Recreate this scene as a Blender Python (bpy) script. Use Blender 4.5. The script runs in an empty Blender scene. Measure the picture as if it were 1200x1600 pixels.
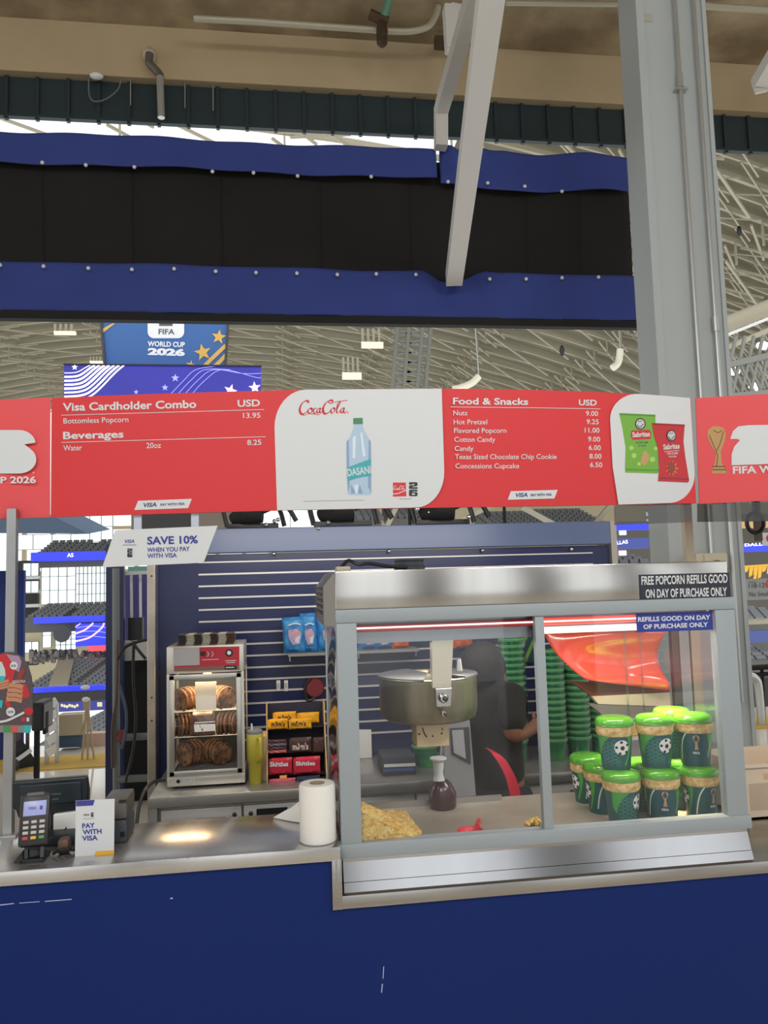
import bpy, bmesh, math, random
from mathutils import Vector, Matrix
random.seed(7)
SC = bpy.context.scene
COL = SC.collection
PI = math.pi

# ------------------------------------------------------------------ camera
FPX, YAW, PITCH, ROLL = 1222.6, .134484, .0890603, .0290622
EYE = Vector((0, 0, 1.7))
FW = Vector((math.sin(YAW)*math.cos(PITCH), math.cos(YAW)*math.cos(PITCH), math.sin(PITCH)))
_r0 = FW.cross(Vector((0, 0, 1))).normalized(); _u0 = _r0.cross(FW)
RT = _r0*math.cos(ROLL) - _u0*math.sin(ROLL)
UP = _r0*math.sin(ROLL) + _u0*math.cos(ROLL)
cam_d = bpy.data.cameras.new('camera'); cam = bpy.data.objects.new('camera', cam_d); COL.objects.link(cam)
cam_d.sensor_fit = 'VERTICAL'; cam_d.sensor_height = 32.0; cam_d.lens = FPX/1600*32.0
cam_d.clip_start = .05; cam_d.clip_end = 1000
m = Matrix((RT, UP, -FW)).transposed().to_4x4(); m.translation = EYE
cam.matrix_world = m
SC.camera = cam

# ------------------------------------------------------------------ exposure, world, lamps
SC.view_settings.view_transform = 'Standard'
try: SC.view_settings.look = 'None'
except Exception: pass
SC.view_settings.exposure = 0.0
SC.view_settings.gamma = 1.0
SC.view_settings.use_curve_mapping = False
SC.cycles.max_bounces = 10
SC.cycles.transparent_max_bounces = 24
SC.cycles.caustics_reflective = False
SC.cycles.caustics_refractive = False
W = bpy.data.worlds.new('daylight'); SC.world = W; W.use_nodes = True
bg = W.node_tree.nodes['Background']
bg.inputs[0].default_value = (.95, .98, 1.0, 1); bg.inputs[1].default_value = 1.35

def area(name, loc, target, sx, sy, power, col=(1, 1, 1)):
    L = bpy.data.lights.new(name, 'AREA'); L.shape = 'RECTANGLE'; L.size = sx; L.size_y = sy
    L.energy = power; L.color = col
    o = bpy.data.objects.new(name, L); COL.objects.link(o); o.location = loc
    d = Vector(target) - Vector(loc)
    o.rotation_euler = d.to_track_quat('-Z', 'Y').to_euler()
    return o
area('concourse_lamp', (-1.2, -1.6, 4.6), (0.2, 2.6, 1.2), 2.4, .5, 80, (1, .985, .96))
area('concourse_lamp', (2.4, -1.2, 4.6), (1.0, 2.8, 1.2), 2.4, .5, 75, (1, .985, .96))
area('stand_fill', (0.5, 3.12, 2.02), (0.6, 4.0, 0.9), 1.9, .06, 11, (1, .97, .92))  # hidden fill added behind the menu board to brighten the stand

# ------------------------------------------------------------------ helpers
def ray(u, v): return FW + RT*((u-600)/FPX) + UP*((800-v)/FPX)
def P(u, v, Y):
    d = ray(u, v); return EYE + d*(Y/d.y)
def PZ(u, v, z):
    d = ray(u, v); return EYE + d*((z-1.7)/d.z)
def PW(u, v, w): return EYE + ray(u, v)*w

def lin(c):
    c = c/255.0
    return c/12.92 if c <= .04045 else ((c+.055)/1.055)**2.4
MATS = {}
def mat(name, rgb, rough=.6, metal=0.0, var=0.0, scale=6.0, bump=0.0, emit=0.0, stretch=None, spec=None, coat=0.0, rgb2=None, alpha=None):
    if name in MATS: return MATS[name]
    M = bpy.data.materials.new(name); M.use_nodes = True; nt = M.node_tree
    b = nt.nodes['Principled BSDF']; c = tuple(lin(x) for x in rgb) + (1,)
    b.inputs['Base Color'].default_value = c
    b.inputs['Roughness'].default_value = rough; b.inputs['Metallic'].default_value = metal
    if spec is not None: b.inputs['Specular IOR Level'].default_value = spec
    if coat: b.inputs['Coat Weight'].default_value = coat; b.inputs['Coat Roughness'].default_value = .08
    if emit:
        b.inputs['Emission Color'].default_value = c; b.inputs['Emission Strength'].default_value = emit
    if alpha is not None: b.inputs['Alpha'].default_value = alpha
    if var or bump or stretch:
        tc = nt.nodes.new('ShaderNodeTexCoord'); mp = nt.nodes.new('ShaderNodeMapping')
        nt.links.new(tc.outputs['Object'], mp.inputs[0])
        mp.inputs['Scale'].default_value = stretch or (1, 1, 1)
        n = nt.nodes.new('ShaderNodeTexNoise'); n.inputs['Scale'].default_value = scale; n.inputs['Detail'].default_value = 4
        nt.links.new(mp.outputs[0], n.inputs['Vector'])
        if var:
            r = nt.nodes.new('ShaderNodeValToRGB')
            c2 = tuple(lin(x) for x in rgb2) + (1,) if rgb2 else tuple(x*(1-var) for x in c[:3]) + (1,)
            r.color_ramp.elements[0].color = c2; r.color_ramp.elements[0].position = .35
            r.color_ramp.elements[1].color = c; r.color_ramp.elements[1].position = .65
            nt.links.new(n.outputs['Fac'], r.inputs[0]); nt.links.new(r.outputs[0], b.inputs['Base Color'])
        if bump:
            bp = nt.nodes.new('ShaderNodeBump'); bp.inputs['Strength'].default_value = bump; bp.inputs['Distance'].default_value = .01
            nt.links.new(n.outputs['Fac'], bp.inputs['Height']); nt.links.new(bp.outputs[0], b.inputs['Normal'])
    MATS[name] = M
    return M

def glass_mat(name, refl=.07, tint=(1, 1, 1), rough=0.0):
    if name in MATS: return MATS[name]
    M = bpy.data.materials.new(name); M.use_nodes = True; nt = M.node_tree; nt.nodes.clear()
    out = nt.nodes.new('ShaderNodeOutputMaterial'); mx = nt.nodes.new('ShaderNodeMixShader')
    t = nt.nodes.new('ShaderNodeBsdfTransparent'); t.inputs[0].default_value = tint + (1,)
    g = nt.nodes.new('ShaderNodeBsdfGlossy'); g.inputs['Roughness'].default_value = rough
    fr = nt.nodes.new('ShaderNodeFresnel'); ge = nt.nodes.new('ShaderNodeNewGeometry'); k1 = nt.nodes.new('ShaderNodeMath'); k1.operation = 'MULTIPLY_ADD'; k1.inputs[1].default_value = -2; k1.inputs[2].default_value = 1
    pw = nt.nodes.new('ShaderNodeMath'); pw.operation = 'POWER'; pw.inputs[0].default_value = 1.35 + refl
    nt.links.new(ge.outputs['Backfacing'], k1.inputs[0]); nt.links.new(k1.outputs[0], pw.inputs[1]); nt.links.new(pw.outputs[0], fr.inputs['IOR'])
    nt.links.new(fr.outputs[0], mx.inputs[0]); nt.links.new(t.outputs[0], mx.inputs[1]); nt.links.new(g.outputs[0], mx.inputs[2])
    nt.links.new(mx.outputs[0], out.inputs[0])
    MATS[name] = M
    return M

def tag(o, label=None, cat=None, group=None, kind=None):
    if label: o['label'] = label
    if cat: o['category'] = cat
    if group: o['group'] = group
    if kind: o['kind'] = kind
    return o
def wloc(o):
    L = Vector((0, 0, 0))
    while o: L += Vector(o.location); o = o.parent
    return L
def empty(name, loc, label=None, cat=None, group=None, kind=None):
    o = bpy.data.objects.new(name, None); COL.objects.link(o); o.location = loc; o.empty_display_size = .05
    return tag(o, label, cat, group, kind)

class MB:
    """collects world-space faces, build() links them as one mesh object"""
    def __init__(s): s.v = []; s.f = []; s.sm = []
    def add(s, vs, fs, smooth=False):
        k = len(s.v); s.v += [Vector(p) for p in vs]
        for f in fs: s.f.append(tuple(i+k for i in f)); s.sm.append(smooth)
        return s
    def hexa(s, p):   # 8 corners: bottom ring 0-3, top ring 4-7
        return s.add(p, [(3,2,1,0), (4,5,6,7), (0,1,5,4), (1,2,6,5), (2,3,7,6), (3,0,4,7)])
    def box(s, x0, y0, z0, x1, y1, z1):
        return s.hexa([(x0,y0,z0), (x1,y0,z0), (x1,y1,z0), (x0,y1,z0), (x0,y0,z1), (x1,y0,z1), (x1,y1,z1), (x0,y1,z1)])
    def pbox(s, u0, v0, u1, v1, Y, d):   # axis-aligned box seen over a pixel rectangle, front face at Y
        um, vm = (u0+u1)/2, (v0+v1)/2
        x0 = P(u0, vm, Y).x; x1 = P(u1, vm, Y).x; z1 = P(um, v0, Y).z; z0 = P(um, v1, Y).z
        return s.box(x0, Y, z0, x1, Y+d, z1)
    def rbox(s, x0, y0, z0, x1, y1, z1, r=.006, n=2):  # rounded box via bmesh bevel
        bm = bmesh.new(); bmesh.ops.create_cube(bm, size=1)
        for v in bm.verts:
            v.co = Vector(((x0+x1)/2+v.co.x*(x1-x0), (y0+y1)/2+v.co.y*(y1-y0), (z0+z1)/2+v.co.z*(z1-z0)))
        bmesh.ops.bevel(bm, geom=bm.edges[:], offset=r, segments=n, profile=.5, affect='EDGES')
        bm.verts.index_update()
        s.add([v.co.copy() for v in bm.verts], [tuple(v.index for v in f.verts) for f in bm.faces], True); bm.free()
        return s
    def bar(s, a, b, w, h, up=(0, 0, 1)):   # box beam from a to b
        a = Vector(a); b = Vector(b); d = (b-a).normalized(); upv = Vector(up)
        if abs(d.dot(upv)) > .98: upv = Vector((0, 1, 0))
        x = d.cross(upv).normalized(); y = x.cross(d).normalized()
        c = [x*(-w/2)+y*(-h/2), x*(w/2)+y*(-h/2), x*(w/2)+y*(h/2), x*(-w/2)+y*(h/2)]
        return s.hexa([a+q for q in c] + [b+q for q in c])
    def tube(s, pts, r, n=10, caps=True):
        pts = [Vector(p) for p in pts]; rs = r if isinstance(r, (list, tuple)) else [r]*len(pts)
        vs = []; fs = []; prev = None
        for i, p in enumerate(pts):
            d = (pts[min(i+1, len(pts)-1)] - pts[max(i-1, 0)])
            if d.length < 1e-9: d = Vector((0, 0, 1))
            d.normalize()
            if prev is None:
                x = d.cross(Vector((0, 0, 1)))
                if x.length < .05: x = d.cross(Vector((0, 1, 0)))
                x.normalize()
            else: x = (prev - d*prev.dot(d)).normalized()
            prev = x; y = d.cross(x)
            for k in range(n):
                a = 2*PI*k/n; vs.append(p + (x*math.cos(a)+y*math.sin(a))*rs[i])
        for i in range(len(pts)-1):
            for k in range(n):
                fs.append((i*n+k, i*n+(k+1) % n, (i+1)*n+(k+1) % n, (i+1)*n+k))
        if caps: fs.append(tuple(range(n))[::-1]); fs.append(tuple(range((len(pts)-1)*n, len(pts)*n)))
        return s.add(vs, fs, True)
    def lathe(s, prof, c, n=28, a0=0, a1=2*PI):   # prof: (r, z)
        full = abs(a1-a0-2*PI) < 1e-6; m_ = n if full else n+1
        vs = [Vector((c[0]+r*math.cos(a0+(a1-a0)*k/n), c[1]+r*math.sin(a0+(a1-a0)*k/n), c[2]+z)) for r, z in prof for k in range(m_)]
        fs = []
        for i in range(len(prof)-1):
            for k in range(n if full else n):
                k2 = (k+1) % m_
                fs.append((i*m_+k, i*m_+k2, (i+1)*m_+k2, (i+1)*m_+k))
        return s.add(vs, fs, True)
    def ball(s, c, r, nu=10, nv=7, sc=(1, 1, 1), jit=0.0):
        vs = []; fs = []
        for i in range(nv+1):
            t = PI*i/nv
            for k in range(nu):
                a = 2*PI*k/nu; q = 1+random.uniform(-jit, jit)
                vs.append(Vector((c[0]+r*q*sc[0]*math.sin(t)*math.cos(a), c[1]+r*q*sc[1]*math.sin(t)*math.sin(a), c[2]+r*q*sc[2]*math.cos(t))))
        for i in range(nv):
            for k in range(nu): fs.append((i*nu+k, (i+1)*nu+k, (i+1)*nu+(k+1) % nu, i*nu+(k+1) % nu))
        return s.add(vs, fs, True)
    def prism(s, front, back):
        n = len(front)
        s.add(list(front)+list(back), [tuple(range(n)), tuple(range(2*n-1, n-1, -1))] + [(i, i+n, (i+1) % n+n, (i+1) % n) for i in range(n)])
        return s
    def build(s, name, mt, parent=None, loc=None, bevel=0.0, smooth=None, sharp=35):
        base = wloc(parent) if parent else Vector(loc if loc is not None else (0, 0, 0))
        me = bpy.data.meshes.new(name)
        me.from_pydata([v-base for v in s.v], [], s.f)
        for p, q in zip(me.polygons, s.sm): p.use_smooth = q if smooth is None else smooth
        bm = bmesh.new(); bm.from_mesh(me); bmesh.ops.remove_doubles(bm, verts=bm.verts, dist=1e-6)
        bmesh.ops.recalc_face_normals(bm, faces=bm.faces); bm.to_mesh(me); bm.free()
        if any(s.sm) or smooth:
            try: me.set_sharp_from_angle(angle=math.radians(sharp))
            except Exception: pass
        o = bpy.data.objects.new(name, me); COL.objects.link(o)
        if parent: o.parent = parent
        else: o.location = base
        for q in (mt if isinstance(mt, (list, tuple)) else [mt]): me.materials.append(q)
        if bevel:
            b = o.modifiers.new('edge', 'BEVEL'); b.width = bevel; b.segments = 2; b.limit_method = 'ANGLE'
        return o

def center_base(s):
    xs = [v.x for v in s.v]; ys = [v.y for v in s.v]; zs = [v.z for v in s.v]
    return ((min(xs)+max(xs))/2, (min(ys)+max(ys))/2, min(zs))
def solo(s, name, mt, label, cat, group=None, **k):
    o = s.build(name, mt, loc=center_base(s), **k); return tag(o, label, cat, group)
def struct(s, name, mt, parent=None, **k):
    o = s.build(name, mt, parent, **k)
    if not parent: o['kind'] = 'structure'
    return o
def copy_tree(o, parent=None):
    c = o.copy(); COL.objects.link(c)
    if parent: c.parent = parent
    for ch in [x for x in COL.objects if x.parent == o]: copy_tree(ch, c)
    return c

# flat artwork: authored in photo pixels, laid on a real surface
def ysurf(Y):
    def S(u, v, off=0.0): return P(u, v, Y) + Vector((0, -off, 0))
    return S
def quadsurf(p00, p10, p01, n=None):
    o = Vector(p00); a = Vector(p10)-o; b = Vector(p01)-o; nn = a.cross(b).normalized()
    if (EYE-o).dot(nn) < 0: nn = -nn
    def S(u, v, off=0.0):
        d = ray(u, v); t = (o-EYE).dot(nn)/d.dot(nn); return EYE+d*t+nn*off
    return S
def boardsurf(pts):   # pts: plan points (x, y); vertical surface through them
    pts = [Vector(p) for p in pts]
    def S(u, v, off=0.0):
        d = ray(u, v); best = None
        for i in range(len(pts)-1):
            a, b = pts[i], pts[i+1]; e = b-a; n = Vector((e.y, -e.x)).normalized()
            if n.dot(a) > 0: n = -n
            den = n.x*d.x+n.y*d.y
            if abs(den) < 1e-9: continue
            t = (n.dot(a))/den; q = Vector((d.x*t, d.y*t)); s = (q-a).dot(e)/e.length_squared
            lo = -1e9 if i == 0 else -1e-6; hi = 1e9 if i == len(pts)-2 else 1+1e-6
            if lo <= s <= hi and t > 0:
                best = EYE+d*t+Vector((n.x, n.y, 0))*off; break
        return best
    return S
def catmull(pts, k=6, closed=False):
    out = []; n = len(pts)
    rng = range(n) if closed else range(n-1)
    g = (lambda i: pts[i % n]) if closed else (lambda i: pts[max(0, min(n-1, i))])
    for i in rng:
        p0, p1, p2, p3 = g(i-1), g(i), g(i+1), g(i+2)
        for j in range(k):
            t = j/k
            out.append(tuple(.5*((2*b)+(-a+c)*t+(2*a-5*b+4*c-d)*t*t+(-a+3*b-3*c+d)*t**3) for a, b, c, d in zip(p0, p1, p2, p3)))
    if not closed: out.append(tuple(pts[-1]))
    return out
class ART:
    def __init__(s, S, off=.001): s.S = S; s.off = off; s.mb = MB()
    def poly(s, pts, step=None):
        bm = bmesh.new(); vs = [bm.verts.new((p[0], -p[1], 0)) for p in pts]
        try: bm.faces.new(vs)
        except ValueError: bm.free(); return s
        if step:
            u0 = min(p[0] for p in pts); u1 = max(p[0] for p in pts); u = u0+step
            while u < u1:
                bmesh.ops.bisect_plane(bm, geom=bm.verts[:]+bm.edges[:]+bm.faces[:], plane_co=(u, 0, 0), plane_no=(1, 0, 0)); u += step
        bmesh.ops.triangulate(bm, faces=bm.faces[:]); bm.verts.index_update()
        s.mb.add([s.S(v.co.x, -v.co.y, s.off) for v in bm.verts], [tuple(v.index for v in f.verts) for f in bm.faces]); bm.free()
        return s
    def rect(s, u0, v0, u1, v1, step=None): return s.poly([(u0, v0), (u1, v0), (u1, v1), (u0, v1)], step)
    def ell(s, cu, cv, ru, rv=None, n=28, a0=0, a1=2*PI):
        rv = rv or ru
        return s.poly([(cu+ru*math.cos(a0+(a1-a0)*i/n), cv+rv*math.sin(a0+(a1-a0)*i/n)) for i in range(n)])
    def stroke(s, pts, w, k=6, nib=None, closed=False):
        pts = catmull(pts, k, closed) if k > 1 else list(pts)
        L = []; R = []
        for i, p in enumerate(pts):
            a = pts[max(0, i-1)]; b = pts[min(len(pts)-1, i+1)]
            dx, dy = b[0]-a[0], b[1]-a[1]; l = math.hypot(dx, dy) or 1; nx, ny = -dy/l, dx/l
            ww = w
            if nib: ww = w*(nib[1]+(1-nib[1])*abs(math.sin(math.atan2(dy, dx)-nib[0])))
            L.append((p[0]+nx*ww/2, p[1]+ny*ww/2)); R.append((p[0]-nx*ww/2, p[1]-ny*ww/2))
        n = len(pts)
        s.mb.add([s.S(*q, s.off) for q in L]+[s.S(*q, s.off) for q in R], [(i, i+1, n+i+1, n+i) for i in range(n-1)])
        return s
    def star(s, cu, cv, r, rot=0):
        return s.poly([(cu+(r if i % 2 == 0 else r*.42)*math.sin(rot+PI*i/5), cv-(r if i % 2 == 0 else r*.42)*math.cos(rot+PI*i/5)) for i in range(10)])
    def text(s, t, a, b, h, bold=0.0, slant=0.0, up=None):
        """t with its baseline from a to b, capital height h (pixels)"""
        vs, fs = glyphs(t, bold)
        dx, dy = b[0]-a[0], b[1]-a[1]; l = math.hypot(dx, dy); up = up or (dy/l, -dx/l)
        s.mb.add([s.S(a[0]+dx*x+up[0]*h*y+slant*h*y*dx/l, a[1]+dy*x+up[1]*h*y+slant*h*y*dy/l, s.off) for x, y in vs], fs)
        return s
    def build(s, name, mt, parent): return s.mb.build(name, mt, parent)
_GC = {}
def glyphs(t, bold=0.0):
    key = (t, bold)
    if key in _GC: return _GC[key]
    def mesh(txt):
        cu = bpy.data.curves.new('glyph', 'FONT'); cu.body = txt; cu.offset = bold; cu.resolution_u = 3; cu.fill_mode = 'FRONT'
        ob = bpy.data.objects.new('glyph', cu); COL.objects.link(ob)
        me = bpy.data.meshes.new_from_object(ob)
        vs = [(v.co.x, v.co.y) for v in me.vertices]; fs = [tuple(p.vertices) for p in me.polygons]
        bpy.data.objects.remove(ob); bpy.data.curves.remove(cu); bpy.data.meshes.remove(me)
        return vs, fs
    hv, _ = mesh('H'); y0 = min(v[1] for v in hv); y1 = max(v[1] for v in hv)
    vs, fs = mesh(t); x0 = min(v[0] for v in vs); x1 = max(v[0] for v in vs)
    _GC[key] = ([((x-x0)/(x1-x0), (y-y0)/(y1-y0)) for x, y in vs], fs)
    return _GC[key]
# ------------------------------------------------------------------ materials
STEEL = mat('brushed_steel', (182, 180, 176), .26, 1.0, var=.10, scale=5, stretch=(.6, 6, 60))
STEELD = mat('steel_satin', (176, 176, 175), .38, 1.0, var=.1, scale=8)
STEELM = mat('polished_steel', (190, 188, 184), .14, 1.0, bump=.25, scale=3, stretch=(2, 1, 1))
GREYP = mat('grey_painted_metal', (158, 167, 172), .45, .1)
GALV = mat('galvanized_conduit', (190, 192, 190), .35, .7)
WHITEP = mat('white_paint', (226, 226, 224), .5)
OFFW = mat('off_white', (205, 203, 196), .5)
BLACK = mat('black_plastic', (24, 26, 28), .42)
BLACKM = mat('black_matte', (17, 17, 18), .8)
NAVY = mat('navy_laminate', (13, 40, 104), .36, spec=.22)
NAVYW = mat('navy_slatwall_laminate', (34, 42, 82), .3, spec=.5)
REDS = mat('sign_red', (218, 60, 64), .45, spec=.3)
REDS2 = mat('sign_red_soft', (230, 84, 88), .45, spec=.3)
SIGNW = mat('sign_white', (217, 220, 222), .4, spec=.3)
VISAB = mat('sign_indigo', (58, 62, 150), .5)
INK = mat('dark_ink', (48, 46, 50), .5)
INKG = mat('grey_ink', (96, 96, 100), .5)
GOLD = mat('gold_ink', (196, 150, 62), .4)
YEL = mat('yellow_ink', (236, 176, 44), .5)
CON = mat('stained_concrete', (172, 156, 126), .9, var=.5, scale=2.2, rgb2=(128, 112, 88))
TAN = mat('tan_painted_concrete', (186, 166, 132), .85, var=.1, scale=1.2)
DECKM = mat('dark_metal_deck', (44, 58, 62), .5, .2)
ROOFM = mat('roof_deck', (122, 116, 94), .85, var=.12, scale=.15)
TRUSS = mat('truss_paint', (168, 160, 138), .7)
SEAT = mat('seat_plastic', (118, 120, 124), .5)
SEATB = mat('seat_row_concrete', (96, 94, 88), .8)
RIBBON = mat('ribbon_led', (44, 56, 214), .4, emit=.9)
LEDW = mat('led_white', (255, 246, 250), .4, emit=1.0)
LEDP = mat('led_pink', (250, 190, 200), .4, emit=.9)
LEDR = mat('led_red', (250, 70, 80), .4, emit=1.2)
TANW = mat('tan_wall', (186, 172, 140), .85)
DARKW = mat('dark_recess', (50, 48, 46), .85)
CURB = mat('blue_banner_cloth', (52, 68, 142), .85, var=.1, scale=3)
CURK = mat('black_curtain_cloth', (28, 26, 25), .9, var=.2, scale=2)

# ------------------------------------------------------------------ setting: concourse
fl = MB().box(-14, -8, -.12, 14, 9.3, 0)
struct(fl, 'floor', mat('polished_concrete_floor', (222, 212, 194), .09, var=.1, scale=.8, spec=.9))
t = MB(); a = PZ(20, 1207, 0); b_ = PZ(20, 1187, 0)
t.box(-9, a.y, 0, 9, b_.y, .012)
struct(t, 'trim_1', mat('yellow_floor_strip', (214, 172, 74), .6, var=.25, scale=2))
struct(MB().box(-14, -8, 6.72, 14, 6.8, 6.95), 'ceiling', CON)
bm_ = MB().box(-14, 6.8, 6.23, 14, 7.3, 6.95)
struct(bm_, 'ceiling_beam', TAN)
d = MB().box(-14, 6.89, 5.85, 14, 6.91, 6.26)
for i in range(56): d.box(-7+i*.26, 6.865, 5.83, -7+i*.26+.03, 6.9, 6.25)
d.box(-14, 6.85, 5.845, 14, 6.90, 5.87)
struct(d, 'trim_2', DECKM)
# unseen dark piers behind the viewer, added to band the steel reflections
w = MB()
for i in range(7): w.box(-13+i*4.2, -8.3, 0, -13+i*4.2+1.5, -8, 6.7)
struct(w, 'wall_reflection_piers', mat('pier_concrete', (96, 90, 84), .8))

# column
c = MB().box(2.44, 4.6, 0, 2.872, 4.92, 6.72)
c.box(2.40, 4.585, 0, 2.452, 4.6, 6.72); c.box(2.868, 4.585, 0, 2.896, 4.6, 6.72)
cc = struct(c, 'column', mat('column_grey_paint', (178, 184, 184), .5, var=.05, scale=.6))
for (u0, u1, nm, lab) in ((1058, 1090, 'a', 'silver conduit running up the grey column, nearer its middle'), (1085, 1123, 'b', 'silver conduit running up the grey column, along its right edge')):
    p0 = P(u0, 0, 4.57); p1 = P(u1, 600, 4.57); x = (p0.x+p1.x)/2
    r = empty('conduit', (x, 4.57, .9), lab, 'conduit', 'conduits on the grey column')
    MB().tube([(x, 4.57, .9 if nm == 'b' else 1.78), (x, 4.57, 6.7)], .0125).build('pipe', GALV, r)
    vv = 125 if nm == 'a' else 505
    z = P(1060, vv, 4.57).z
    MB().tube([(x, 4.57, z-.05), (x, 4.57, z+.05)], .019).build('coupler', GALV, r)
    if nm == 'a': MB().box(x-.04, 4.55, z-.075, x+.04, 4.6, z-.06).build('clamp', GALV, r)
lb = MB().pbox(1003, 21, 1020, 33, 4.595, .004)
solo(lb, 'tape_patch', mat('beige_tape', (176, 172, 160), .7), 'small beige tape patch high on the grey column edge', 'tape')
eb = empty('junction_box', P(1115, 882, 4.5), 'small beige electrical box on the column behind the popcorn machine', 'electrical box')
BEI = mat('beige_metal', (198, 188, 164), .5)
MB().pbox(1088, 864, 1137, 890, 4.46, .12).build('box_body', BEI, eb, bevel=.008)
MB().pbox(1101, 866, 1137, 888, 4.452, .01).build('cover_plate', BEI, eb, bevel=.003)
lv = MB(); pc = P(1120, 884, 4.448); lv.lathe([(0, 0), (.035, 0), (.035, .006)], (0, 0, 0)); lv.v = [Vector((pc.x+v.x, pc.y-v.z, pc.z+v.y)) for v in lv.v]
lv.build('outlet_cover', mat('beige_dark', (150, 140, 120), .5), eb)

# ------------------------------------------------------------------ stadium beyond
X0, H0, CC = -13.0, 40.0, .0031
def vz(x, y): return H0-CC*(x-X0)**2
r = MB(); xs = [X0-100+i*8 for i in range(26)]; ys = [36+i*8 for i in range(16)]
r.add([(x, y, vz(x, y)) for y in ys for x in xs], [(j*26+i, j*26+i+1, (j+1)*26+i+1, (j+1)*26+i) for j in range(15) for i in range(25) if not (2 <= j <= 3 and i < 16)])
struct(r, 'roof', ROOFM)
tr = MB()
ylist = [38+i*3.9 for i in range(29)]
for k, y in enumerate(ylist):
    pts = [Vector((x, y, vz(x, y)-.8)) for x in [X0-90+i*6 for i in range(31)]]
    for i in range(30): tr.bar(pts[i], pts[i+1], .32, .4)
for k in range(28):
    y0, y1 = ylist[k], ylist[k+1]
    for i in range(13):
        x = X0-78+i*13
        tr.bar((x, y0, vz(x, y0)-1.5), (x+3.6, y1, vz(x+3.6, y1)-1.5), .2, .2)
        tr.bar((x+6, y0, vz(x+6, y0)-2.6), (x+1.5, y1, vz(x+1.5, y1)-1.2), .18, .18)
        tr.bar((x+1, y0, vz(x+1, y0)-.6), (x+1, y0, vz(x+1, y0)-2.9), .16, .16)
        if k % 2 == 0: tr.bar((x, y0, vz(x, y0)-2.9), (x+11, y1+5, vz(x+11, y1+5)-2.9), .2, .2)
for k in range(12):
    y = 39.95+k*3.9
    pts = [Vector((x, y, vz(x, y)-.7)) for x in [20+i*5 for i in range(13)]]
    for i in range(12): tr.bar(pts[i], pts[i+1], .2, .3)
    for i in range(16):
        x = 22+i*4.2; a_ = Vector((x, y, vz(x, y)-.9))
        tr.bar(a_, (x+5.5, y+3.9, vz(x+5.5, y+3.9)-1.6), .12, .12); tr.bar((x+4, y, vz(x+4, y)-2.2), (x+1.4, y+3.9, vz(x+1.4, y+3.9)-.9), .1, .1)
struct(tr, 'roof_truss', TRUSS)
# end wall with daylight openings (white sky shows through), heightened unseen for floor glare
y = 152
e = MB().box(-110, y, -16, -57, y+1, 40); e.box(-57, y, 36, 130, y+1, 40); e.box(-57, y, -16, 130, y+1, 5.5)
for i in range(26): e.box(-57+i*5, y-.3, 5, -57+i*5+.7, y+.5, 36)
e.box(-57, y-.3, 13, 130, y+.5, 13.6)
struct(e, 'wall_far', TANW)

def deck(name, u0, u1, v0, v1, Ya, Yb, rows, seat_w, label=None, m=SEAT, aisles=(), struct_only=False):
    """raked seating seen between pixel rows v1 (front) and v0 (back)"""
    um = (u0+u1)/2
    x0, x1 = P(u0, v1, Ya).x, P(u1, v1, Ya).x
    za, zb = P(um, v1, Ya).z, P(um, v0, Yb).z
    bs = MB(); st = MB()
    for k in range(rows):
        y = Ya+(Yb-Ya)*k/rows; dy = (Yb-Ya)/rows; z = za+(zb-za)*k/rows
        bs.box(x0, y, z-1.6, x1, y+dy, z)
        x = x0+.1
        while x < x1-.1:
            uu = u0+(u1-u0)*(x-x0)/(x1-x0)
            if not any(a0 < uu-(k/rows)*sh < a1 for a0, a1, sh in aisles):
                st.hexa([(x, y+dy*.35, z), (x+seat_w*.8, y+dy*.35, z), (x+seat_w*.8, y+dy*.55, z), (x, y+dy*.55, z),
                         (x, y+dy*.5, z+(zb-za)/rows*.95+.12), (x+seat_w*.8, y+dy*.5, z+(zb-za)/rows*.95+.12), (x+seat_w*.8, y+dy*.75, z+(zb-za)/rows*.95+.12), (x, y+dy*.75, z+(zb-za)/rows*.95+.12)])
            x += seat_w
    o = bs.build(name, SEATB, loc=(0, 0, 0)); o['kind'] = 'structure'
    s = st.build('stadium_seats', m, loc=(x0, Ya, za)); tag(s, label, 'seats', None, 'stuff')
# left view of the bowl
deck('deck_1', 30, 176, 1031, 1076, 70, 86, 14, .62, 'grey stadium seats between the two blue ribbon boards', aisles=((93, 103, 10),))
st_ = MB().bar(P(91, 1074, 69.8), P(103, 1035, 84.5), 1.5, .5); struct(st_, 'trim_30', mat('aisle_tan', (176, 166, 140), .8))
deck('deck_2', 40, 176, 943, 963, 88, 96, 7, .75, 'dark stadium seats just above the upper blue ribbon board', aisles=((96, 103, 5),))
deck('deck_3', 55, 182, 845, 866, 104, 112, 6, .9, 'blue grey upper deck seats under the canopy tip', aisles=((115, 123, 4),))
deck('deck_4', 60, 180, 1110, 1160, 42, 58, 14, .5, 'grey lower bowl seats beyond the beige barrier')
def ribbon(u0, u1, v0, v1, Y, label, txt=None):
    rb = empty('ribbon_board', P((u0+u1)/2, v1, Y), label, 'ribbon board')
    MB().pbox(u0, v0, u1, v1, Y, .6).build('screen', RIBBON, rb)
    if txt:
        A = ART(ysurf(Y), .06); A.text(txt, (txt_u[0], txt_v), (txt_u[1], txt_v-.3), txt_h, .02); A.build('lettering', LEDW, rb)
    return rb
txt_u, txt_v, txt_h = (105, 115), 870.5, 6
ribbon(48, 178, 862, 876, 103.2, 'blue ribbon board under the upper deck at far left, white letters on it', 'AS')
ribbon(52, 163, 963, 973, 87, 'thin blue ribbon board above the round dark disc')
ribbon(45, 163, 1073, 1083, 69, 'thin blue ribbon board below the grey stadium seats')
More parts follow.
